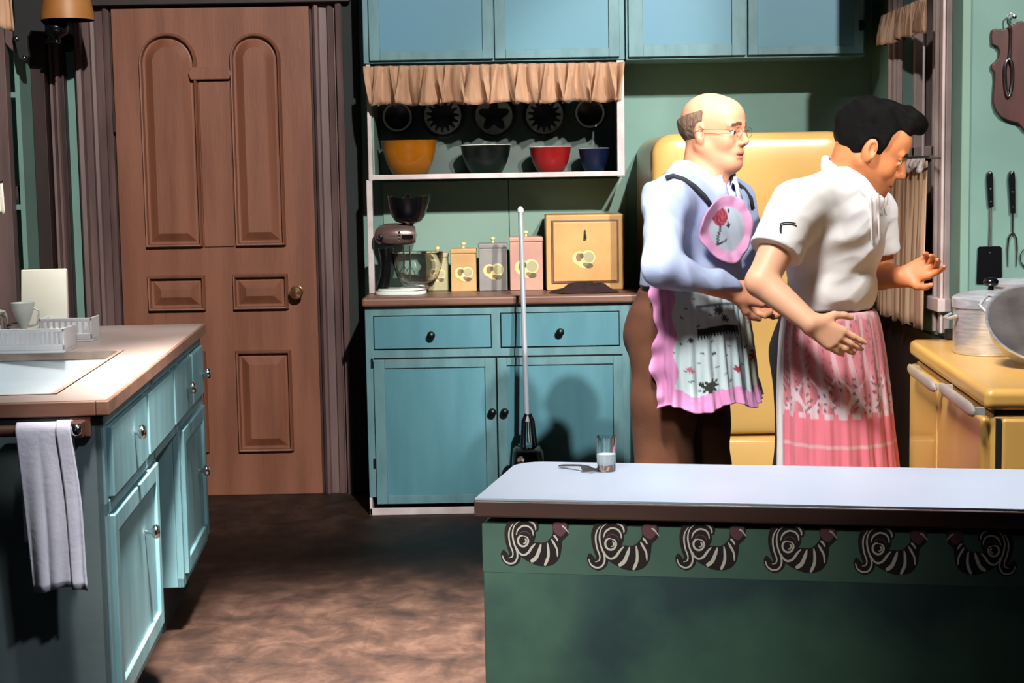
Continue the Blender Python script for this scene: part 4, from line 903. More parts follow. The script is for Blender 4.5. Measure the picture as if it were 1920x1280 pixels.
# rooster: painted shapes traced in a 1920 x 681 sketch frame of the second bird
def sm(pts, n=6, closed=False):
    P = [Vector((u, v)) for u, v in pts]; o_ = []; L = len(P)
    for i in range(L if closed else L-1):
        g = lambda k: P[k % L] if closed else P[min(max(k, 0), L-1)]
        p0, p1, p2, p3 = g(i-1), g(i), g(i+1), g(i+2)
        for k in range(n):
            s = k/n; o_.append(.5*((2*p1)+(p2-p0)*s+(2*p0-5*p1+4*p2-p3)*s*s+(3*p1-p0-3*p2+p3)*s**3))
    if not closed: o_.append(P[-1])
    return [(p.x, p.y) for p in o_]
RO = (1470, 40); RS = None
def rooster(x_left, z_top, width, mirror, parent):
    k = width/845.0
    fn = lambda u, v, d: (x_left+((u-1045) if not mirror else (1890-u))*k, .0305-d, z_top-(v-40)*k)
    b = MB()
    def poly(pts, h, m, smooth=True):
        P = sm(pts, 5, True) if smooth else pts; b.prism(P, fn, 0, h, m)
    def stroke(pts, w0, w1, h, m, n=6):
        P = sm(pts, n); L = len(P); l_, r_ = [], []
        for i, (u, v) in enumerate(P):
            a, c = P[max(i-1, 0)], P[min(i+1, L-1)]; tx, ty = c[0]-a[0], c[1]-a[1]; q = math.hypot(tx, ty) or 1
            s = i/(L-1); w = (w0*(1-s)+w1*s)*(.35+.65*min(1, 4*s, 4*(1-s)+.3))/2
            l_.append((u-ty/q*w, v+tx/q*w)); r_.append((u+ty/q*w, v-tx/q*w))
        for i in range(L-1): b.add([fn(*l_[i], h), fn(*l_[i+1], h), fn(*r_[i+1], h), fn(*r_[i], h)], [(0, 1, 2, 3)], m)
    # dark body crescent, tail sweep and head
    poly([(1390, 330), (1480, 322), (1580, 322), (1650, 270), (1690, 200), (1683, 110), (1715, 62), (1790, 45), (1850, 60), (1880, 110), (1868, 180), (1880, 205), (1845, 250), (1800, 300), (1788, 400), (1765, 500), (1700, 580), (1610, 612), (1500, 608), (1400, 570), (1300, 510), (1245, 440), (1255, 350), (1320, 372)], .0010, 0)
    poly([(1112, 130), (1150, 62), (1250, 42), (1420, 40), (1498, 70), (1516, 130), (1500, 185), (1478, 190), (1475, 250), (1440, 325), (1370, 390), (1290, 380), (1262, 420), (1290, 500), (1260, 580), (1180, 625), (1100, 600), (1055, 545), (1045, 470), (1075, 425), (1110, 450), (1140, 490), (1150, 470), (1125, 400), (1100, 300), (1095, 200)], .0011, 0)
    poly([(1690, 120), (1720, 72), (1760, 60), (1800, 78), (1835, 70), (1860, 100), (1862, 150), (1835, 200), (1790, 240), (1740, 220), (1702, 180)], .0014, 2)
    S = .0020
    stroke([(1205, 95), (1160, 170), (1150, 260), (1165, 360), (1195, 450), (1185, 505), (1140, 520)], 22, 14, S, 1)
    stroke([(1285, 60), (1220, 120), (1195, 220), (1210, 330), (1245, 430), (1250, 510), (1215, 575), (1150, 590), (1090, 555), (1065, 490)], 20, 22, S, 1)
    stroke([(1240, 235), (1265, 165), (1330, 120), (1400, 130), (1440, 175), (1450, 235)], 24, 18, S, 1)
    stroke([(1395, 62), (1450, 82), (1478, 130), (1480, 170)], 26, 16, S, 1)
    stroke([(1272, 245), (1300, 205), (1350, 190), (1400, 215), (1420, 265)], 14, 10, S, 2)
    stroke([(1330, 245), (1375, 262), (1388, 310), (1360, 362), (1310, 372), (1270, 340), (1262, 290), (1285, 250), (1325, 240)], 24, 24, S, 1)
    stroke([(1345, 275), (1362, 300), (1350, 330), (1325, 335)], 26, 10, S, 1)
    stroke([(1475, 335), (1430, 385), (1380, 455), (1320, 480), (1268, 445), (1248, 395)], 34, 18, S, 1)
    stroke([(1545, 335), (1520, 420), (1480, 510), (1415, 560)], 34, 52, S, 1)
    stroke([(1620, 318), (1632, 400), (1628, 500), (1585, 605)], 26, 40, S, 1)
    stroke([(1672, 272), (1705, 330), (1738, 400), (1745, 490)], 30, 20, S, 1)
    stroke([(1700, 225), (1730, 258), (1752, 298)], 30, 18, S, 1)
    stroke([(1800, 110), (1835, 130), (1888, 200)], 26, 8, S, 1)
    stroke([(1745, 110), (1775, 130), (1780, 180)], 24, 16, .0018, 3)
    return b.build('rooster_motif', [M['rooster_dark'], M['rooster_cream'], M['rooster_pink'], M['rooster_pink']], parent, local=True)
for (px0, px1, pyt, pyb, mir) in ((938, 1067, 972, 1068, 0), (1100, 1236, 976, 1070, 0), (1266, 1400, 978, 1076, 0), (1432, 1570, 981, 1080, 0), (1601, 1740, 985, 1085, 0), (1774, 1908, 990, 1088, 1)):
    a = il(px0, pyt, .030); c = il(px1, pyt, .030)
    rooster(a.x, a.z, c.x-a.x, mir, bs)
# tumbler and fork
tp = onZ(1137, 882, IZ); tp.z = IZ; r_ = (onY(1157, 850, tp.y).x-onY(1118, 850, tp.y).x)/2; h_ = onY(1137, 818, tp.y).z-IZ
tg = thing('water_glass', 'clear glass tumbler on the pale foreground worktop', 'glass', tuple(tp))
MB().lathe([(0, 0), (r_*.82, 0), (r_*.88, .003), (r_, h_), (r_*.94, h_), (r_*.84, .012), (0, .010)], tuple(tp), 48).build('tumbler', M['glass'], tg, smooth=50)
MB().lathe([(0, .0102), (r_*.835, .0122), (r_*.90, h_*.5), (0, h_*.5)], tuple(tp), 48).build('glass_fill', mat('white_glass_fill', 'f4f6f8', rough=.1), tg, smooth=50)  # white fill in the lower half of the tumbler
fa, fb = onZ(1050, 876, IZ), onZ(1118, 886, IZ)
tf = thing('fork', 'metal fork lying on the pale foreground worktop beside the glass', 'fork', tuple(fa))
d = (fb-fa); L_ = d.length; dn = d.normalized(); sd = Vector((-dn.y, dn.x, 0))
def fk(s, w, z): return fa+dn*(L_*s)+sd*w+Vector((0, 0, z+.0015))
b = MB(); rings = []
for s, w, z in [(0, .004, .001), (.05, .006, .0015), (.3, .0045, .004), (.55, .003, .006), (.64, .004, .006), (.70, .011, .004), (.76, .012, .002)]: rings.append([fk(s, -w, z), fk(s, w, z), fk(s, w, z+.002), fk(s, -w, z+.002)])
b.loops(rings, 0, True, True); b.build('fork_handle', M['pan_in'], tf, smooth=50)
b = MB()
for w in (-.0095, -.0032, .0032, .0095): b.tube([fk(.75, w, .003), fk(.86, w, .002), fk(.94, w, .003), fk(1, w, .006)], [.0018, .0016, .0015, .0008], 6)
b.build('tines', M['pan_in'], tf)
# ------------------------------------------------------------------ figure modelling: blended volumes turned into one skin
def V(*a): return np.array(a, dtype=np.float64)
def cone(a, b, ra, rb, k=.02): return ('c', V(*a), V(*b), ra, rb, k, 1)
def ell(c, r, Rm=None, k=.02, s=1): return ('e', V(*c), V(*r), np.eye(3) if Rm is None else Rm, 0, k, s)
def bxp(c, h, Rm=None, k=.004, s=-1): return ('b', V(*c), V(*h), np.eye(3) if Rm is None else Rm, 0, k, s)
def yawm(deg, pitch=0, roll=0):
    """columns: forward, left, up"""
    return np.array((Matrix.Rotation(R(deg), 3, 'Z') @ Matrix.Rotation(R(pitch), 3, 'Y') @ Matrix.Rotation(R(roll), 3, 'X')))
def pdist(p, X, Y, Z):
    if p[0] == 'c':
        a, b = p[1], p[2]; ba = b-a; L2 = ba.dot(ba)+1e-12
        h = np.clip(((X-a[0])*ba[0]+(Y-a[1])*ba[1]+(Z-a[2])*ba[2])/L2, 0, 1)
        return np.sqrt((X-a[0]-ba[0]*h)**2+(Y-a[1]-ba[1]*h)**2+(Z-a[2]-ba[2]*h)**2)-(p[3]+(p[4]-p[3])*h)
    c, r, Rm = p[1], p[2], p[3]; x, y, z = X-c[0], Y-c[1], Z-c[2]
    u = x*Rm[0, 0]+y*Rm[1, 0]+z*Rm[2, 0]; v = x*Rm[0, 1]+y*Rm[1, 1]+z*Rm[2, 1]; w = x*Rm[0, 2]+y*Rm[1, 2]+z*Rm[2, 2]
    if p[0] == 'e':
        k0 = np.sqrt((u/r[0])**2+(v/r[1])**2+(w/r[2])**2); k1 = np.sqrt((u/r[0]**2)**2+(v/r[1]**2)**2+(w/r[2]**2)**2)+1e-9
        return k0*(k0-1)/k1
    qx, qy, qz = abs(u)-r[0], abs(v)-r[1], abs(w)-r[2]
    return np.sqrt(np.maximum(qx, 0)**2+np.maximum(qy, 0)**2+np.maximum(qz, 0)**2)+np.minimum(np.maximum(qx, np.maximum(qy, qz)), 0)
def comb(F, d, k, s):
    if s < 0: F = -F
    h = np.maximum(k-abs(F-d), 0)/k; o_ = np.minimum(F, d)-h*h*k*.25
    return -o_ if s < 0 else o_
def pbb(p):
    if p[0] == 'c': r = max(p[3], p[4]); lo, hi = np.minimum(p[1], p[2])-r, np.maximum(p[1], p[2])+r
    else:
        e = np.abs(p[3]) @ p[2]; lo, hi = p[1]-e, p[1]+e
    return lo, hi
def field_at(prims, pts):
    P = np.atleast_2d(pts); F = np.full(len(P), 1.0)
    for p in prims: F = comb(F, pdist(p, P[:, 0], P[:, 1], P[:, 2]), p[5], p[6])
    return F
def field_grid(prims, xs, ys, zs, noise=None):
    F = np.full((len(xs), len(ys), len(zs)), .5, dtype=np.float32)
    for p in prims:
        lo, hi = pbb(p); m = p[5]+.02
        i = [max(0, np.searchsorted(a, l-m)) for a, l in zip((xs, ys, zs), lo)]; j = [np.searchsorted(a, h+m) for a, h in zip((xs, ys, zs), hi)]
        if any(a >= b for a, b in zip(i, j)): continue
        sl = tuple(slice(a, b) for a, b in zip(i, j))
        d = pdist(p, xs[sl[0]][:, None, None], ys[sl[1]][None, :, None], zs[sl[2]][None, None, :])
        F[sl] = comb(F[sl], d, p[5], p[6])
    if noise is not None: F += noise(xs[:, None, None], ys[None, :, None], zs[None, None, :]).astype(np.float32)
    F[0] = F[-1] = .1; F[:, 0] = F[:, -1] = .1; F[:, :, 0] = F[:, :, -1] = .1
    return F
def nets(F, xs, ys, zs):
    S = F < 0; nx, ny, nz = F.shape
    c = np.zeros((nx-1, ny-1, nz-1), np.uint8)
    for a in (0, 1):
        for b in (0, 1):
            for d in (0, 1): c += S[a:nx-1+a, b:ny-1+b, d:nz-1+d]
    I, J, K = np.nonzero((c > 0) & (c < 8)); n = len(I)
    acc = np.zeros((n, 3)); cnt = np.zeros(n); ax = (xs, ys, zs)
    for axis in range(3):
        o1, o2 = [k for k in range(3) if k != axis]
        for a in (0, 1):
            for b in (0, 1):
                base = [I.copy(), J.copy(), K.copy()]; base[o1] = base[o1]+a; base[o2] = base[o2]+b
                e = [q.copy() for q in base]; e[axis] = e[axis]+1
                f0 = F[base[0], base[1], base[2]]; f1 = F[e[0], e[1], e[2]]; m = (f0 < 0) != (f1 < 0)
                t = np.where(m, f0/np.where(m, f0-f1, 1), 0)
                for q in range(3):
                    p0 = ax[q][base[q]]; p1 = ax[q][e[q]]; acc[:, q] += np.where(m, p0+(p1-p0)*t, 0)
                cnt += m
    P = acc/cnt[:, None]
    idx = np.full((nx-1, ny-1, nz-1), -1, np.int32); idx[I, J, K] = np.arange(n); faces = []
    for axis in range(3):
        o1, o2 = [(1, 2), (2, 0), (0, 1)][axis]
        A = [slice(0, s) for s in (nx, ny, nz)]; B = list(A); A[axis] = slice(0, F.shape[axis]-1); B[axis] = slice(1, F.shape[axis])
        SA, SB = S[tuple(A)], S[tuple(B)]
        E = np.array(np.nonzero(SA != SB))
        ok = (E[o1] > 0) & (E[o2] > 0) & (E[o1] < F.shape[o1]-1) & (E[o2] < F.shape[o2]-1); E = E[:, ok]
        ins = SA[tuple(E)]
        def g(a, b):
            e = E.copy(); e[o1] -= a; e[o2] -= b; return idx[tuple(e)]
        qd = np.stack([g(1, 1), g(0, 1), g(0, 0), g(1, 0)], 1)
        qd[~ins] = qd[~ins][:, ::-1]; faces.append(qd)
    return P, np.concatenate(faces)
def vox(prims, name, ma, parent, step=.005, noise=None, color=None, zfine=None, label=None, bounds=None, relax=1):
    los, his = zip(*[pbb(p) for p in prims if p[6] > 0]); lo, hi = np.min(los, 0)-.02, np.max(his, 0)+.02
    if bounds: lo = np.maximum(lo, bounds[0]); hi = np.minimum(hi, bounds[1])
    xs = np.arange(lo[0], hi[0], step); ys = np.arange(lo[1], hi[1], step)
    if zfine: zs = np.concatenate([np.arange(lo[2], zfine, .010), np.arange(zfine, hi[2], step)])
    else: zs = np.arange(lo[2], hi[2], step)
    F = field_grid(prims, xs, ys, zs, noise); P, Q = nets(F, xs, ys, zs)
    me = bpy.data.meshes.new(name); me.vertices.add(len(P)); me.vertices.foreach_set('co', P.ravel().astype(np.float32))
    me.loops.add(Q.size); me.loops.foreach_set('vertex_index', Q.ravel().astype(np.int32)); me.polygons.add(len(Q))
    me.polygons.foreach_set('loop_start', np.arange(0, Q.size, 4, dtype=np.int32)); me.polygons.foreach_set('loop_total', np.full(len(Q), 4, np.int32))
    me.update(calc_edges=True); me.validate()
    me.polygons.foreach_set('use_smooth', np.ones(len(me.polygons), bool))
    if color is not None:
        C = np.ones((len(P), 4), np.float32); C[:, :3] = color(P); ca = me.color_attributes.new('Col', 'FLOAT_COLOR', 'POINT'); ca.data.foreach_set('color', C.ravel())
    me.materials.append(ma); me.transform(wmat(parent).inverted()); me.update()
    o = bpy.data.objects.new(name, me); COL.objects.link(o); o.parent = parent; WM[o.name] = wmat(parent)
    if relax:
        md = o.modifiers.new('relax', 'SMOOTH'); md.factor = .5; md.iterations = relax
    return tag(o, label)
def wr(seed, amp, freq, aniso=(1, 1, 1), n=7):
    r = np.random.RandomState(seed); ks = r.randn(n, 3)*freq*np.array(aniso); ph = r.rand(n)*6.3; am = r.rand(n)*.6+.4
    def f(X, Y, Z):
        o_ = 0
        for k, p, a in zip(ks, ph, am): o_ = o_+a*np.sin(k[0]*X+k[1]*Y+k[2]*Z+p+.8*np.sin(k[2]*X*.6+k[0]*Z*.7))
        return o_*amp/math.sqrt(n)
    return f
def ridges(seed, amp, freq, aniso=(1, 1, 1), n=5, base=None):
    r = np.random.RandomState(seed); ks = r.randn(n, 3)*freq*np.array(aniso); ph = r.rand(n)*6.3
    def f(X, Y, Z):
        o_ = 0
        for k, p in zip(ks, ph):
            s = np.abs(np.sin(k[0]*X+k[1]*Y+k[2]*Z+p+1.1*np.sin(k[1]*Z*.5+k[2]*X*.7+p))); m = .5+.5*np.sin(k[2]*X*.6+k[0]*Y*.5+k[1]*Z*.4+p*2); o_ = o_+(s-.6)*m
        return o_*amp+(base(X, Y, Z) if base is not None else 0)
    return f
def hand(wrist, d, n, side, curl=(.35, .4, .5, .6), spread=.12, sc=1.0, thumb=.6):
    """d: pointing direction, n: palm normal, side: thumb on +w or -w"""
    wrist = V(*wrist); d = V(*d); d = d/np.linalg.norm(d); n = V(*n); n = n-d*n.dot(d); n /= np.linalg.norm(n); w = np.cross(n, d)*side
    out = []; kl = .088*sc
    for i, off_ in enumerate((.030, .010, -.010, -.028)):
        base = wrist+d*(kl-(.0, .0, .003, .010)[i])+w*off_*sc; out.append(cone(wrist+w*off_*.55*sc+d*.008, base, .0165*sc, .0125*sc, .012))
        L = (.074, .082, .076, .060)[i]*sc; c = curl[i]; ang = 0; p = base; fd = d+w*off_*spread*20*.4; fd /= np.linalg.norm(fd)
        for seg, (fr, r0, r1) in enumerate(((.46, .0098, .0090), (.30, .0090, .0082), (.24, .0082, .0070))):
            ang += c*(.7, 1, .8)[seg]; dd = fd*math.cos(ang)+n*math.sin(ang); q = p+dd*L*fr; out.append(cone(p, q, r0*sc, r1*sc, .003)); p = q
    b0 = wrist+d*.022*sc+w*.022*sc; t1 = b0+(d*.55+w*.75+n*thumb*.5)*.040*sc; t2 = t1+(d*.8+w*.45+n*thumb*.6)*.032*sc; t3 = t2+(d*.9+w*.15+n*thumb*.6)*.024*sc
    out += [cone(b0, t1, .017*sc, .0125*sc, .012), cone(t1, t2, .0120*sc, .0105*sc, .004), cone(t2, t3, .0105*sc, .0085*sc, .004)]
    return out
def head_prims(c, Rm, jaw=1.0, nose=1.0, wide=1.0, s=1.0):
    def g(x, y, z): return c+Rm @ V(x*s, y*wide*s, z*s)
    def e(x, y, z, rx, ry, rz, k, sg=1): return ell(g(x, y, z), (rx*s, ry*wide*s, rz*s), Rm, k, sg)
    def cn(a, b, ra, rb, k): return cone(g(*a), g(*b), ra*s, rb*s, k)
    P = [e(-.012, 0, .036, .096, .077, .083, .03), e(.032, 0, -.022, .060, .062, .080, .03), e(.052, 0, .045, .045, .056, .050, .03)]
    for q in (-1, 1):
        P += [cn((-.006, q*.060, -.045), (.062, q*.018, -.098), .018*jaw, .018*jaw, .022), e(.060, q*.036, -.030, .024, .022, .028, .02), cn((.094, q*.008, .022), (.082, q*.046, .020), .009, .008, .012)]
    P += [e(.074, 0, -.098, .020, .022*jaw, .017, .02), e(.045, 0, -.088, .045, .04*jaw, .028, .03)]
    for q in (-1, 1): P.append(e(.104, q*.032, .001, .020, .019, .013, .010, -1))
    P += [cn((.092, 0, .016), (.112*nose, 0, -.026), .0075, .0115, .010), cn((.112*nose, 0, -.028), (.094, 0, -.036), .010, .008, .006)]
    for q in (-1, 1): P.append(e(.101, q*.0125, -.034, .011, .0075, .0075, .006))
    P += [e(.084, 0, -.060, .018, .030, .020, .015), cn((.097, -.014, -.0625), (.097, .014, -.0625), .0062, .0062, .004), cn((.093, -.012, -.0755), (.093, .012, -.0755), .0075, .0075, .005)]
    P.append(('b', g(.104, 0, -.0690), V(.010*s, .024*s, .0014*s), Rm, 0, .003, -1))
    for q in (-1, 1):  # lids over the eyeballs
        P += [cn((.088, q*.018, .0095), (.084, q*.046, .0075), .0052, .005, .004), cn((.087, q*.020, -.0085), (.083, q*.044, -.0085), .004, .004, .005)]
        Re = Rm @ np.array(Matrix.Rotation(R(q*18), 3, 'Z') @ Matrix.Rotation(R(-10), 3, 'Y'))
        P += [ell(g(-.006, q*.080, -.006), V(.021, .0085, .034)*s, Re, .006), ell(g(.001, q*.086, -.003), V(.010, .006, .018)*s, Re, .004, -1), ell(g(.002, q*.078, -.032), V(.008, .006, .010)*s, Re, .005)]
    return P, g
def eyes(parent, g, Rm, s, iris):
    for q in (-1, 1):
        c = g(.0815, q*.032, 0); r = .0118*s; Mx = Matrix(Rm.tolist()).to_4x4(); b = MB()
        prof = [(r*sin(a), r*cos(a)) for a in [pi-pi*k/14 for k in range(15)]]; rings = []
        for rr, h in prof: rings.append([Vector(c)+(Mx @ Vector((h, rr*cos(2*pi*i/20), rr*sin(2*pi*i/20)))) for i in range(20)])
        b.loops(rings[:-3], 0); b.loops(rings[-4:-1], 1); b.loops(rings[-2:], 2)
        b.build('eye', [M['eye_white'], iris, M['black']], parent, smooth=80)
M['eye_white'] = mat('eye_white', 'cdbfb6', rough=.2); M['eye_brown'] = mat('eye_brown', '3a2113', rough=.2)
M['skin'] = mat('skin', 'd09070', rough=.5, sss=.12, attr='Col', spec=.35, bump=.04, bscale=300)
M['paint'] = mat('printed_cotton', 'ffffff', rough=.9, attr='Col', sheen=.1, bump=.12, bscale=220)
M['shirt_blue'] = mat('pale_blue_cotton', '98a8cc', 'a3b1d2', rough=.9, scale=7, bump=.08, bscale=250)
M['polo'] = mat('off_white_knit', 'e2e2e4', 'd8d6d4', rough=.9, scale=7, bump=.12, bscale=350)
M['trouser_brown'] = mat('brown_trouser_wool', '57311a', '472614', rough=.9, scale=9, bump=.1, bscale=200)
M['trouser_dark'] = mat('dark_navy_trouser', '14151f', '0d0e16', rough=.9, scale=9)
M['hair_dark'] = mat('black_hair', '030303', '060505', spec=.12, rough=.6, scale=20, stretch=(1, 8, 8), bump=.5, bscale=110)
M['hair_grey'] = mat('brown_grey_hair', '5a4334', '7a6452', rough=.6, scale=60, stretch=(1, 1, .3), bump=.4, bscale=200)
M['leather'] = mat('dark_leather', '160e0b', rough=.4)
M['strap'] = mat('dark_strap_cloth', '2b3238', rough=.9)
def hx(s): return np.array(lin(s)[:3])

def march(px, py, prims, off_=.004, y0=3.5, y1=5.6):
    d = np.array(ray(px, py)); d /= np.linalg.norm(d); p = np.array(CO)+d*(y0/d[1])
    for _ in range(120):
        f = field_at(prims, p)[0]-off_
        if f < .0008: break
        p = p+d*min(f, .05)*.9
        if p[1] > y1: break
    return Vector(p)
def surf(prims, p, d, off_):
    """walk from p along d to the surface of the volume"""
    p = np.array(p, float); d = np.array(d, float); d /= np.linalg.norm(d)
    for _ in range(60):
        f = field_at(prims, p)[0]-off_
        if f < .0006: break
        p = p+d*min(f, .05)*.9
    return p

# =================================================================== older man, grey hair rim, frilled apron
Y1 = 4.80
def J(px, py, dy=0): return np.array(onY(px, py, Y1+dy))
per = thing('person', 'bald older man in glasses, blue shirt and white pink-frilled apron, standing by the refrigerator', 'person', (J(1300, 800)[0], Y1, 0))
T1 = yawm(-40); fwd, lft = T1[:, 0], T1[:, 1]; rgt = -lft
H1 = yawm(-34, 3, 0); hc1 = J(1337, 247, 0)
pel, bel, che = J(1276, 600), J(1298, 510), J(1308, 425)
rs, ls = J(1250, 378, -.145), J(1374, 380, .15)
re, rw = J(1240, 502, -.31), J(1374, 546, -.22)
le, lw_ = J(1408, 500, .16), J(1398, 556, .06)
nb = J(1316, 345, 0)
def leg(hip, x, y, fd, r=(.088, .062, .058, .042)):
    k, a = V(x, y, .50)+fd*.02, V(x, y, .095); return k, a
hpR, hpL = pel+rgt*.085+V(0, 0, -.04), pel-rgt*.085+V(0, 0, -.04)
kR, aR = leg(hpR, hpR[0]-.02, hpR[1], fwd); kL, aL = leg(hpL, hpL[0]+.0, hpL[1]+.02, fwd)
def torso(infl=0.0, k=.03):
    e = infl
    return [ell(pel, (.118+e, .158+e, .13+e), T1, k), ell(bel, (.132+e, .162+e, .15+e), T1, k), ell(che, (.118+e, .172+e, .15+e), T1, k),
            cone(rs+V(.03, .02, .0), ls-V(.03, .02, .0), .062+e, .062+e, .04), cone(nb+V(0, 0, -.015), rs, .060+e*.6, .055+e, .03), cone(nb+V(0, 0, -.015), ls, .060+e*.6, .055+e, .03)]
hp, hg = head_prims(hc1, H1, jaw=1.12, wide=1.02, s=.955)
body = torso(-.004)+[cone(rs, re, .052, .042, .02), cone(re, rw, .042, .028, .012), cone(ls, le, .052, .042, .02), cone(le, lw_, .042, .028, .012),
    cone(hpR, kR, .082, .058, .03), cone(kR, aR, .056, .040, .02), cone(hpL, kL, .082, .058, .03), cone(kL, aL, .056, .040, .02)]
for a in (aR, aL): body.append(cone(a+V(0, 0, -.04), a+fwd*.16+V(0, 0, -.06), .040, .030, .02))
body += [cone(nb+V(-.01, 0, -.03), hg(-.022, 0, -.045), .062, .060, .03), cone(nb+fwd*.02, hg(.035, 0, -.085), .045, .040, .03)]
body += hp
body += hand(rw, (1, .12, -.10), (0, 1, -.2), 1, curl=(.5, .55, .6, .6))
body += hand(lw_, (.6, -.5, -.5), (0, -.3, 1), 1)
def skin1(P):
    L = (P-hc1) @ H1; n_ = wr(5, 1, 60)(P[:, 0], P[:, 1], P[:, 2])[:, None]
    C = np.tile(hx('d29272'), (len(P), 1))*(1+.04*n_)
    top = np.clip((L[:, 2]-.05)/.05, 0, 1)[:, None]; C = C*(1-top)+hx('d8a286')*top
    ck = np.exp(-((L[:, 0]-.065)**2+(abs(L[:, 1])-.045)**2+(L[:, 2]+.03)**2)/.0008)[:, None]; C = C*(1-.35*ck)+hx('cf7a5c')*.35*ck
    lip = ((abs(L[:, 2]+.069) < .0125) & (abs(L[:, 1]) < .022) & (L[:, 0] > .088))[:, None]; C = np.where(lip, hx('c0765f'), C)
    bz_ = L[:, 2]-.0245+.25*np.maximum(abs(L[:, 1])-.030, 0); br = ((abs(bz_) < .0055) & (abs(abs(L[:, 1])-.031) < .019) & (L[:, 0] > .07))[:, None]; C = np.where(br, hx('5a3a2a'), C)
    return C
vox(body, 'body', M['skin'], per, .0036, None, skin1, zfine=1.0)
eyes(per, hg, H1, .955, M['eye_brown'])
# hair rim
hr = [ell(hg(-.014, 0, .032), (.101, .083, .086), H1, .01), ('b', hg(.11, 0, 0), V(.105, .2, .3), H1, 0, .008, -1), ('b', hg(0, 0, .172), V(.3, .3, .095), H1 @ np.array(Matrix.Rotation(R(-16), 3, 'Y')), 0, .012, -1), ('b', hg(0, 0, -.15), V(.3, .3, .085), H1, 0, .008, -1),
      ('e', hg(-.002, -.085, -.010), V(.026, .02, .038), H1, 0, .005, -1), ('e', hg(-.002, .085, -.010), V(.026, .02, .038), H1, 0, .005, -1)]
vox(hr, 'hair', M['hair_grey'], per, .0036, wr(8, .0012, 160), relax=1)
# eyeglasses
gm = mat('thin_wire', '7a6150', rough=.3, metal=.7); b = MB()
for q in (-1, 1):
    b.tube([hg(.108+.004*cos(a)*0-.006*abs(sin(a))*0-.10*(abs(q*.034+.019*cos(a))**2)*4, q*.034+.019*cos(a), .001+.015*sin(a)) for a in [2*pi*k/24 for k in range(25)]], .0007, 6, caps=False)
    b.tube([hg(.098, q*.055, .006), hg(.07, q*.078, .008), hg(.0, q*.086, .006), hg(-.018, q*.086, -.004)], .0009, 6)
b.tube([hg(.109, -.014, .004), hg(.114, 0, .007), hg(.109, .014, .004)], .0012, 6)
b.build('eyeglasses', gm, per, smooth=80)
# shirt
zbelt = J(1250, 533)[2]
sh = torso(.014)+[cone(rs, re, .064, .054, .02), cone(re, re+(rw-re)*.93, .054, .040, .012), cone(ls, le, .064, .054, .02), cone(le, le+(lw_-le)*.9, .054, .040, .012)]
sh += [bxp((pel[0], pel[1], zbelt-.30), (.5, .5, .30), None, .004)]
nf = [nb+V(0, 0, .02)+(fwd*cos(a)*.058+rgt*sin(a)*.066)+V(0, 0, -.030*max(cos(a), 0)-.012) for a in [2*pi*k/16 for k in range(17)]]
for k in range(16):
    if k in (0, 15): continue
    sh.append(cone(nf[k], nf[k+1], .011, .011, .006)); up = V(0, 0, .016); sh.append(cone(nf[k]+up, nf[k+1]+up, .008, .008, .008))
cr = nb+fwd*.075+V(0, 0, -.045)
for s_ in (-1, 1): sh.append(ell(nb+fwd*.085+rgt*s_*.045+V(0, 0, -.045), (.012, .028, .030), yawm(-40-s_*25, 20, s_*25), .006))
sh += [cone(nb+fwd*.03+V(0, 0, .06), nb+fwd*.105+V(0, 0, -.045), .040, .012, .006)[:6]+(-1,)]
sh_ns = ridges(14, .006, 20, (1.2, 1, 1.4), 6, wr(3, .003, 40))
vox(sh, 'shirt', M['shirt_blue'], per, .0048, sh_ns, relax=1)
bt = [p for p in torso(.013)] + [bxp((pel[0], pel[1], zbelt-.30-.022), (.5, .5, .30), None, .002), bxp((pel[0], pel[1], zbelt+.30+.012), (.5, .5, .30), None, .002)]
vox(bt, 'belt', M['leather'], per, .005, None, relax=0)
tr_ = [ell(pel, (.140, .182, .145), T1, .03), ell(bel+V(0, 0, -.04), (.135, .172, .12), T1, .03), cone(hpR, kR, .108, .088, .03), cone(kR, aR+V(0, 0, -.02), .086, .080, .02), cone(hpL, kL, .108, .088, .03), cone(kL, aL+V(0, 0, -.02), .086, .080, .02), ell(pel-fwd*.05+V(0, 0, -.04), (.12, .15, .12), T1, .03),
       bxp((pel[0], pel[1], zbelt+.30-.012), (.5, .5, .30), None, .003), bxp((pel[0], pel[1], -.16), (.6, .6, .20), None, .003)]
vox(tr_, 'trousers', M['trouser_brown'], per, .007, wr(13, .006, 26, (1, 1, .7)), relax=2)
def shoes(parent, ankles, fd, ma):
    for a in ankles:
        b_ = V(a[0], a[1], 0); y_ = math.degrees(math.atan2(fd[1], fd[0])); Rm = yawm(y_)
        vox([ell(b_+fd*.02+V(0, 0, .05), (.075, .042, .055), Rm, .02), ell(b_+fd*.12+V(0, 0, .035), (.085, .045, .040), Rm, .03), bxp(b_+V(0, 0, -.20), (.5, .5, .202), None, .002)], 'shoe', ma, parent, .006)
shoes(per, (aR, aL), fwd, M['leather'])

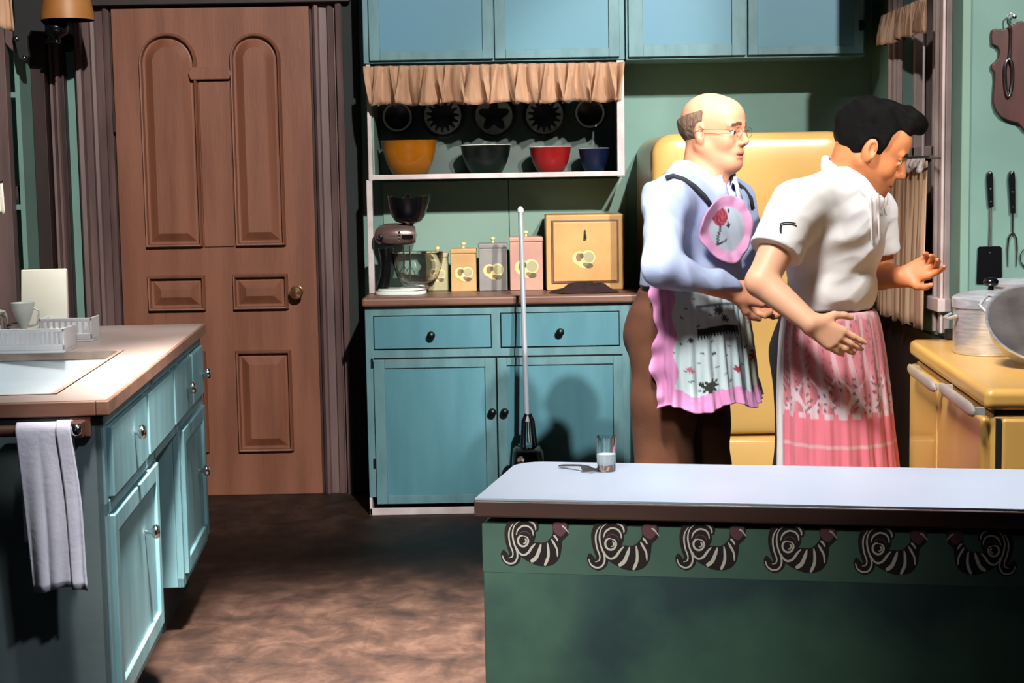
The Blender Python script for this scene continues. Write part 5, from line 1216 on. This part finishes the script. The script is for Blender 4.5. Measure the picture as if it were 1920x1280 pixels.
def collar(parent, ma, c, fd, rd, r0, tall, drop, lean, name='collar'):
    rings = []
    rows = ((r0*.98, -.02, 0), (r0*.96, tall*.6, 0), (r0*.97, tall, 0), (r0*1.06, tall*1.02, .1), (r0*1.22, tall*.5, .5), (r0*1.42, -.004, 1))
    for r_, z_, f in rows:
        row = []
        for i in range(49):
            a = R(14+332*i/48); fr = max(0, cos(a)); tipk = max(0, 1-abs(min(i, 48-i))/7)
            p = c+fd*(cos(a)*r_*1.0+lean*z_)+rd*sin(a)*r_*1.06+V(0, 0, z_-fr*.030*1.2-(fr**2)*drop*.4-tipk*drop*f); p = p+fd*f*.012*tipk-rd*(0)+V(0, 0, .006*f*(1-fr))
            row.append(p)
        rings.append(row)
    b = MB(); b.loops(rings, closed=False); return b.build(name, ma, parent, smooth=80, solid=.003)
collar(per, mat('white_collar_cotton', 'c6cedd', 'bcc6d8', rough=.9, scale=9), nb+V(0, 0, .022), fwd, rgt, .083, .046, .075, .3)
# ---- frilled apron: bib draped on the chest, skirt round the waist
def noise2(u, v, s=0): return np.sin(u*3.1+s)*np.cos(v*2.7+s*1.3)+.5*np.sin(u*7.3+v*5.1+s*2)
bc = J(1382, 430, -.16); bd = T1 @ V(1, -.25, 0); bd /= np.linalg.norm(bd); br_ = np.cross(bd, V(0, 0, 1)); br_ /= np.linalg.norm(br_)   # br_: towards image left
NR, NA = 16, 96; rings = []; cols = []; BW, BH = .112, .100
torso_s = [p for p in sh[:6]]
for j in range(NR+1):
    t_ = j/NR; row = []
    for i in range(NA):
        a = 2*pi*i/NA; hs = 1+.07*cos(2*a+pi)*0; w_ = 1.0 if sin(a) > 0 else (1-.30*sin(a)**2)
        fr_ = max(0, (t_-.68)/.32); q_ = bc+br_*(BW*t_*cos(a)*w_)+V(0, 0, BH*t_*sin(a))
        p = surf(torso_s, q_+bd*.25, -bd, .014+.004*t_)
        if fr_ > 0: p = p+bd*(.012*fr_+.0025*fr_*sin(a*9+.6*sin(a*3)))+V(0, 0, 1)*.001*fr_*sin(a*9+1)
        row.append(p); u_, v_ = t_*cos(a), t_*sin(a)
        if t_ > .63: c = hx('d79ac4')*(1+.04*sin(a*13))
        else:
            c = hx('b8c6d6')*(1-.12*max(0, math.sin(u_*9-v_*4)))
            d1 = math.hypot(u_-.30, v_-.38)
            if d1 < .27: c = hx('b04458') if math.sin(d1*45+4*math.atan2(v_-.35, u_-.28)) > -.1 else hx('7e2235')
            elif abs((u_-.28)-(-.35)*(v_-.10)) < .035 and -.42 < v_ < .16: c = hx('1d2226')
            elif math.hypot(u_-.02, v_-.12) < .07 or math.hypot(u_+.02, v_-.52) < .05: c = hx('20242b')
            elif abs(v_+.30+.4*(u_-.1)) < .03 and .1 < u_ < .5: c = hx('2a2d30')
        cols.append((*c, 1))
    rings.append(row)
b = MB(); b.loops(rings); ap = b.build('apron_bib', M['paint'], per, smooth=80, colors=cols, solid=.003)
for pp in (((1338, 392), (1322, 368), (1303, 349), (1283, 336), (1262, 329), (1248, 333)), ((1412, 392), (1408, 372), (1396, 355), (1382, 343), (1372, 338))):
    pts = [march(u_, v_, sh, .004) for u_, v_ in pp]; L_ = []
    for k, p in enumerate(pts):
        tt_ = (pts[min(k+1, len(pts)-1)]-pts[max(k-1, 0)]).normalized(); ww = tt_.cross(Vector((0, -1, .3))).normalized()*.006; L_.append([p-ww, p+ww])
    b = MB(); b.loops(L_, closed=False); b.build('apron_strap', M['strap'], per, solid=.003, smooth=80)
def apron_skirt(name, parent, c0, c1, r0, r1, yaw0, yaw1, th0, th1, gath, amp, colf, NU=260, NV=90, frill=None, drape=None, flare=1.0, seed=1, edge=None):
    rings = []; cols = []; rnd = np.random.RandomState(seed); ph = np.cumsum(rnd.uniform(.6, 1.4, NU+1))*gath*2*pi/NU
    for j in range(NV+1):
        v = j/NV; row = []; c = c0+(c1-c0)*v; yw_ = yaw0+(yaw1-yaw0)*v
        for i in range(NU+1):
            u = i/NU; th = R(th0+(th1-th0)*u); e = v**flare
            ra = r0[0]+(r1[0]-r0[0])*e; rb = r0[1]+(r1[1]-r0[1])*e
            g = amp*(.25+.75*v)*(sin(ph[i]+.5*sin(v*4))+.35*sin(ph[i]*2.1+v*3))
            eu = 0
            if frill: 
                fe = max(0, 1-u/frill[0], 1-(1-u)/frill[0]) if frill[0] > 0 else 0; fv = max(0, (v-1+frill[1])/frill[1])
                g += .008*fe*sin(v*30)+.004*fv*sin(u*90+v*2)+.006*fv; eu = fe*.07*sin(v*11+1)*(1 if u > .5 else -1)
            Rm = yawm(yw_); lp_ = V((ra+g)*cos(th+eu), (rb+g)*sin(th+eu), 0); p = c+Rm @ lp_
            if edge: p = p+V(0, 0, edge(u, v))
            row.append(p); cols.append((*colf(u, v, i, j), 1))
        rings.append(row)
    b = MB(); b.loops(rings, closed=False); return b.build(name, M['paint'], parent, smooth=80, colors=cols, solid=.003)
def col1(u, v, i, j):
    # u: 0 = his right side (image left) ... 1 = his left; v: 0 waist ... 1 hem
    pk = hx('d08bbd')*(1+.06*math.sin(u*140)); w_ = hx('bfd2d8')
    if u < .15+.012*math.sin(v*20) or v > .86+.01*math.sin(u*30) or u > .93: return pk
    if .30 < u < .62 and .33 < v < .385+.03*math.sin(u*170)**2: return hx('20262a')
    if .30 < u < .62 and .14 < v < .165: return hx('5d6f84')
    for (cu, cv, r_, c_) in ((.46, .20, .035, '30404c'), (.50, .27, .028, '2b3a42'), (.25, .42, .02, '36303a'), (.56, .70, .028, '9a3048'), (.24, .66, .024, 'b86a78'), (.36, .80, .05, '20261f'), (.31, .77, .02, '232a26'), (.79, .60, .05, '8c2422'), (.83, .68, .035, '1c2018'), (.80, .30, .045, '96352f'), (.84, .44, .03, '33392d'), (.67, .5, .018, '3a4038'), (.40, .55, .016, '46505a')):
        d = math.hypot((u-cu)*1.1, (v-cv)*1.0)
        if d < r_*(1+.3*math.sin(8*math.atan2(v-cv, u-cu))): return hx(c_)
    if abs(u-.64) < .006 and v < .86: return hx('6a7484')
    if math.sin(u*31+2*math.sin(v*17))*math.sin(v*43+3*u) > .93: return hx('5a6a70')
    return w_ if u < .66 else hx('aeb0a8')
ws = J(1290, 532); wb = J(1300, 748)
apron_skirt('apron_skirt', per, V(ws[0], ws[1], ws[2]), V(wb[0]+.0, wb[1]-.02, wb[2]), (.158, .190), (.185, .215), -40, -40, -88, 55, 9, .007, col1, frill=(.13, .13), seed=4, edge=lambda u, v: .012*math.sin(u*16)*v)
# waist tie
b = MB(); rings = []
for k in range(41):
    a = R(-95+190*k/40); p = V(ws[0], ws[1], ws[2]+.004)+T1 @ V(.150*cos(a), .181*sin(a), 0); rings.append([p+V(0, 0, -.012), p+V(0, 0, .012)])
b.loops(rings, closed=False); b.build('apron_tie', M['paint'], per, solid=.003, colors=[(*hx('b9a6c4'), 1)]*len(b.v))

# =================================================================== dark-haired man, white polo, pink half apron
Y2 = 4.45
def J(px, py, dy=0): return np.array(onY(px, py, Y2+dy))
per2 = thing('person', 'dark-haired man in white short-sleeved polo and pink half apron, leaning towards the window', 'person', (J(1560, 800)[0], Y2, 0))
T2 = yawm(-32, 6); T2v = yawm(-24); fw2 = T2v[:, 0]; rg2 = -T2v[:, 1]; T1s = T2
H2 = yawm(-6, 27, 0); hc2 = J(1630, 279, -.02)
pel, bel, che = J(1545, 625), J(1556, 530), J(1568, 440)
rs, ls = J(1492, 392, -.15), J(1632, 398, .15)
re, rw = J(1428, 528, -.23), J(1520, 606, -.31)
le, lw_ = J(1650, 515, .20), J(1690, 520, .04)
nb = J(1588, 345, 0)
hpR, hpL = pel+rg2*.065+V(0, 0, -.04), pel-rg2*.085+V(0, 0, -.04)
kR, aR = leg(hpR, hpR[0]+.0, hpR[1], fw2); kL, aL = leg(hpL, hpL[0]+.03, hpL[1], fw2)
def torso2(e=0.0, k=.03):
    return [ell(pel, (.098+e, .128+e, .13+e), T2v, k), ell(bel, (.098+e, .136+e, .15+e), T2v, k), ell(che, (.112+e, .172+e, .155+e), T2, k),
            cone(rs+V(.03, .02, 0), ls-V(.03, .02, 0), .060+e, .060+e, .04), cone(nb+V(-.01, 0, -.02), rs, .058+e*.6, .055+e, .035), cone(nb+V(-.01, 0, -.02), ls, .058+e*.6, .055+e, .035)]
hp, hg = head_prims(hc2, H2, jaw=1.0, nose=1.0, s=1.0)
body = torso2(-.004)+[cone(rs, re, .054, .041, .02), cone(re, rw, .043, .028, .012), cone(ls, le, .054, .042, .02), cone(le, lw_, .043, .028, .012),
    cone(hpR-fw2*.01, kR-fw2*.04, .062, .048, .03), cone(kR-fw2*.04, aR, .048, .040, .02), cone(hpL-fw2*.06, kL-fw2*.12, .062, .050, .03), cone(kL-fw2*.12, aL, .048, .040, .02)]
for a in (aR, aL): body.append(cone(a+V(0, 0, -.04), a+fw2*.16+V(0, 0, -.06), .040, .030, .02))
body += [cone(nb+V(-.01, 0, -.03), hg(-.03, 0, -.045), .062, .056, .03), cone(nb+fw2*.02, hg(.03, 0, -.075), .045, .035, .03)]
body += hp
body += hand(rw, (.82, -.05, -.52), (.1, 1, .05), -1, curl=(.15, .22, .28, .34), spread=.12, sc=.93)
body += hand(lw_, (.62, -.35, .30), (-.35, -.8, .35), -1, curl=(.35, .55, .65, .7), spread=.2, sc=.88, thumb=.4)
def skin2(P):
    L = (P-hc2) @ H2; n_ = wr(6, 1, 60)(P[:, 0], P[:, 1], P[:, 2])[:, None]
    C = np.tile(hx('c67c50'), (len(P), 1))*(1+.05*n_)
    st = (np.clip((-.045-L[:, 2])/.03, 0, 1)*np.clip((L[:, 2]+.14)/.03, 0, 1)*np.clip((L[:, 0]-.0)/.04, 0, 1)*(np.linalg.norm(L, axis=1) < .17))[:, None]; C = C*(1-.45*st)+hx('5c3524')*.45*st
    lip = ((abs(L[:, 2]+.069) < .0125) & (abs(L[:, 1]) < .022) & (L[:, 0] > .088))[:, None]; C = np.where(lip, hx('a35f45'), C)
    bz_ = L[:, 2]-.0245+.25*np.maximum(abs(L[:, 1])-.030, 0); br = ((abs(bz_) < .0065) & (abs(abs(L[:, 1])-.031) < .020) & (L[:, 0] > .07))[:, None]; C = np.where(br, hx('1c100c'), C)
    arm = (P[:, 0] < re[0]+.30)[:, None] & (P[:, 2] < 1.28)[:, None]; C = np.where(arm, hx('e0aa8b')*(1+.03*n_), C)
    return C
vox(body, 'body', M['skin'], per2, .0036, None, skin2, zfine=.95)
eyes(per2, hg, H2, 1.0, M['eye_brown'])
hr = [ell(hg(-.016, 0, .040), (.106, .088, .096), H2, .02), ell(hg(.050, 0, .112), (.056, .060, .034), H2, .03), ell(hg(.085, .0, .108), (.030, .045, .026), H2, .02),
      ('b', hg(.125, 0, -.035), V(.082, .2, .118), H2 @ np.array(Matrix.Rotation(R(-8), 3, 'Y')), 0, .006, -1), ('b', hg(.11, 0, -.13), V(.124, .2, .115), H2, 0, .006, -1), ('b', hg(0, 0, -.175), V(.3, .3, .10), H2, 0, .006, -1),
      ('e', hg(-.004, -.092, -.008), V(.025, .03, .037), H2, 0, .005, -1), ('e', hg(-.004, .092, -.008), V(.025, .03, .037), H2, 0, .005, -1)]
vox(hr, 'hair', M['hair_dark'], per2, .0036, wr(18, .0062, 62, (1.4, .6, 1.4)), relax=1)
# polo shirt
zw2 = J(1556, 578)[2]
sm1 = rs+(re-rs)*.56; sl1 = ls+(le-ls)*.55
sh = torso2(.016)+[cone(rs, sm1, .072, .073, .02), cone(ls, sl1, .070, .070, .02), ell(bel+fw2*.012+V(0, 0, -.02), (.112, .150, .085), T2v, .03)]
nf = [nb+V(0, 0, .022)+(fw2*cos(a)*.060+rg2*sin(a)*.062)+V(0, 0, -.036*cos(a)-.008) for a in [2*pi*k/16 for k in range(17)]]
for k in range(16):
    if k in (0, 15): continue
    sh.append(cone(nf[k], nf[k+1], .013, .013, .006)); sh.append(cone(nf[k]+V(0, 0, .016), nf[k+1]+V(0, 0, .016), .009, .009, .008))
for s_ in (-1, 1): sh.append(ell(nb+fw2*.085+rg2*s_*.052+V(0, 0, -.055), (.013, .034, .030), yawm(-32-s_*25, 25, s_*25), .006))
def cutend(c, d, h=.06, r_=.10):
    d = d/np.linalg.norm(d); x = np.cross(d, V(0, 0, 1)); x /= np.linalg.norm(x); Rm = np.stack([d, x, np.cross(d, x)], 1); return ('b', c+d*h, V(h, r_, r_), Rm, 0, .003, -1)
sh += [cutend(sm1+(re-rs)*.04, re-rs), cutend(sl1+(le-ls)*.05, le-ls), bxp((pel[0], pel[1], zw2-.30), (.5, .5, .30), None, .004), cone(nb+fw2*.03+V(0, 0, .06), nb+fw2*.11+V(0, 0, -.06), .038, .010, .006)[:6]+(-1,)]
vox(sh, 'polo_shirt', M['polo'], per2, .0048, ridges(21, .0034, 18, (1, 1, 1.6), 6, wr(2, .003, 40)), relax=1)
collar(per2, M['polo'], nb+V(0, 0, .012), fw2, rg2, .068, .034, .045, .5)
for px in (1632, 1646):
    pts = [march(px+k*.3, 362+k*11, sh, .003) for k in range(9)]; b = MB(); b.tube(pts, .0032, 8); b.build('shirt_lace', M['white'], per2, smooth=80)
b = MB(); pts = [march(u_, v_, sh, .005) for u_, v_ in ((1463, 434), (1463, 426), (1464, 419), (1472, 417), (1482, 417), (1492, 419))]; b.tube(pts, .0022, 6); b.build('sleeve_mark', M['strap'], per2)
tr2 = [ell(pel-fw2*.010, (.104, .134, .145), T2v, .03), ell(pel-fw2*.085-rg2*.03+V(0, 0, -.07), (.075, .085, .13), T2v, .05), cone(hpR-fw2*.01, kR-fw2*.04, .086, .076, .03), cone(kR-fw2*.04, aR+V(0, 0, -.02), .082, .078, .02), cone(hpL-fw2*.06, kL-fw2*.13, .092, .088, .03), cone(kL-fw2*.12, aL+V(0, 0, -.02), .082, .078, .02),
       ell(bel+V(0, 0, -.06), (.100, .140, .10), T2v, .03), bxp((pel[0], pel[1], zw2+.30-.004), (.5, .5, .30), None, .003), bxp((pel[0], pel[1], -.16), (.6, .6, .20), None, .003)]
vox(tr2, 'trousers', M['trouser_dark'], per2, .007, wr(23, .005, 26), relax=2)
shoes(per2, (aR, aL), fw2, M['leather'])
rw_ = wr(31, 1, 1.0)
def col2(u, v, i, j):
    pink = hx('df7686')
    if v < .035: return hx('c99aa0')
    if u < .07: return hx('d8d2d4')
    st = math.sin(u*95+1.5*math.sin(v*9)); fl = math.sin(u*140+4*math.sin(v*23))*math.sin(v*70+3*math.sin(u*37))
    if v < .60:
        c = hx('d6808c')*(1-.25*max(0, st)); 
        if fl > .72: c = hx('8a6470')
        if st < -.55: c = hx('d3a9b2')
        if v > .38:
            k = (v-.38)/.22; lat = abs(math.sin(u*26+v*12))*abs(math.sin(u*26-v*14))
            if lat < .30*k+.06: c = hx('d6bcc6')
            if fl > .62: c = hx('7c5a66')
        return c
    if abs(v-.795) < .009: return hx('d9a4aa')
    if v < .64 and math.sin(u*120) > -.3 and v < .625: return hx('d6bcc6')
    return pink*(1+.05*math.sin(u*60+v*8))
ws, wb = J(1555, 580), J(1570, 874)
apron_skirt('half_apron', per2, ws, wb, (.118, .150), (.165, .200), -24, -24, -152, 110, 15, .005, col2, NU=340, seed=6, flare=.42, edge=lambda u, v: -.012*u*v*2)
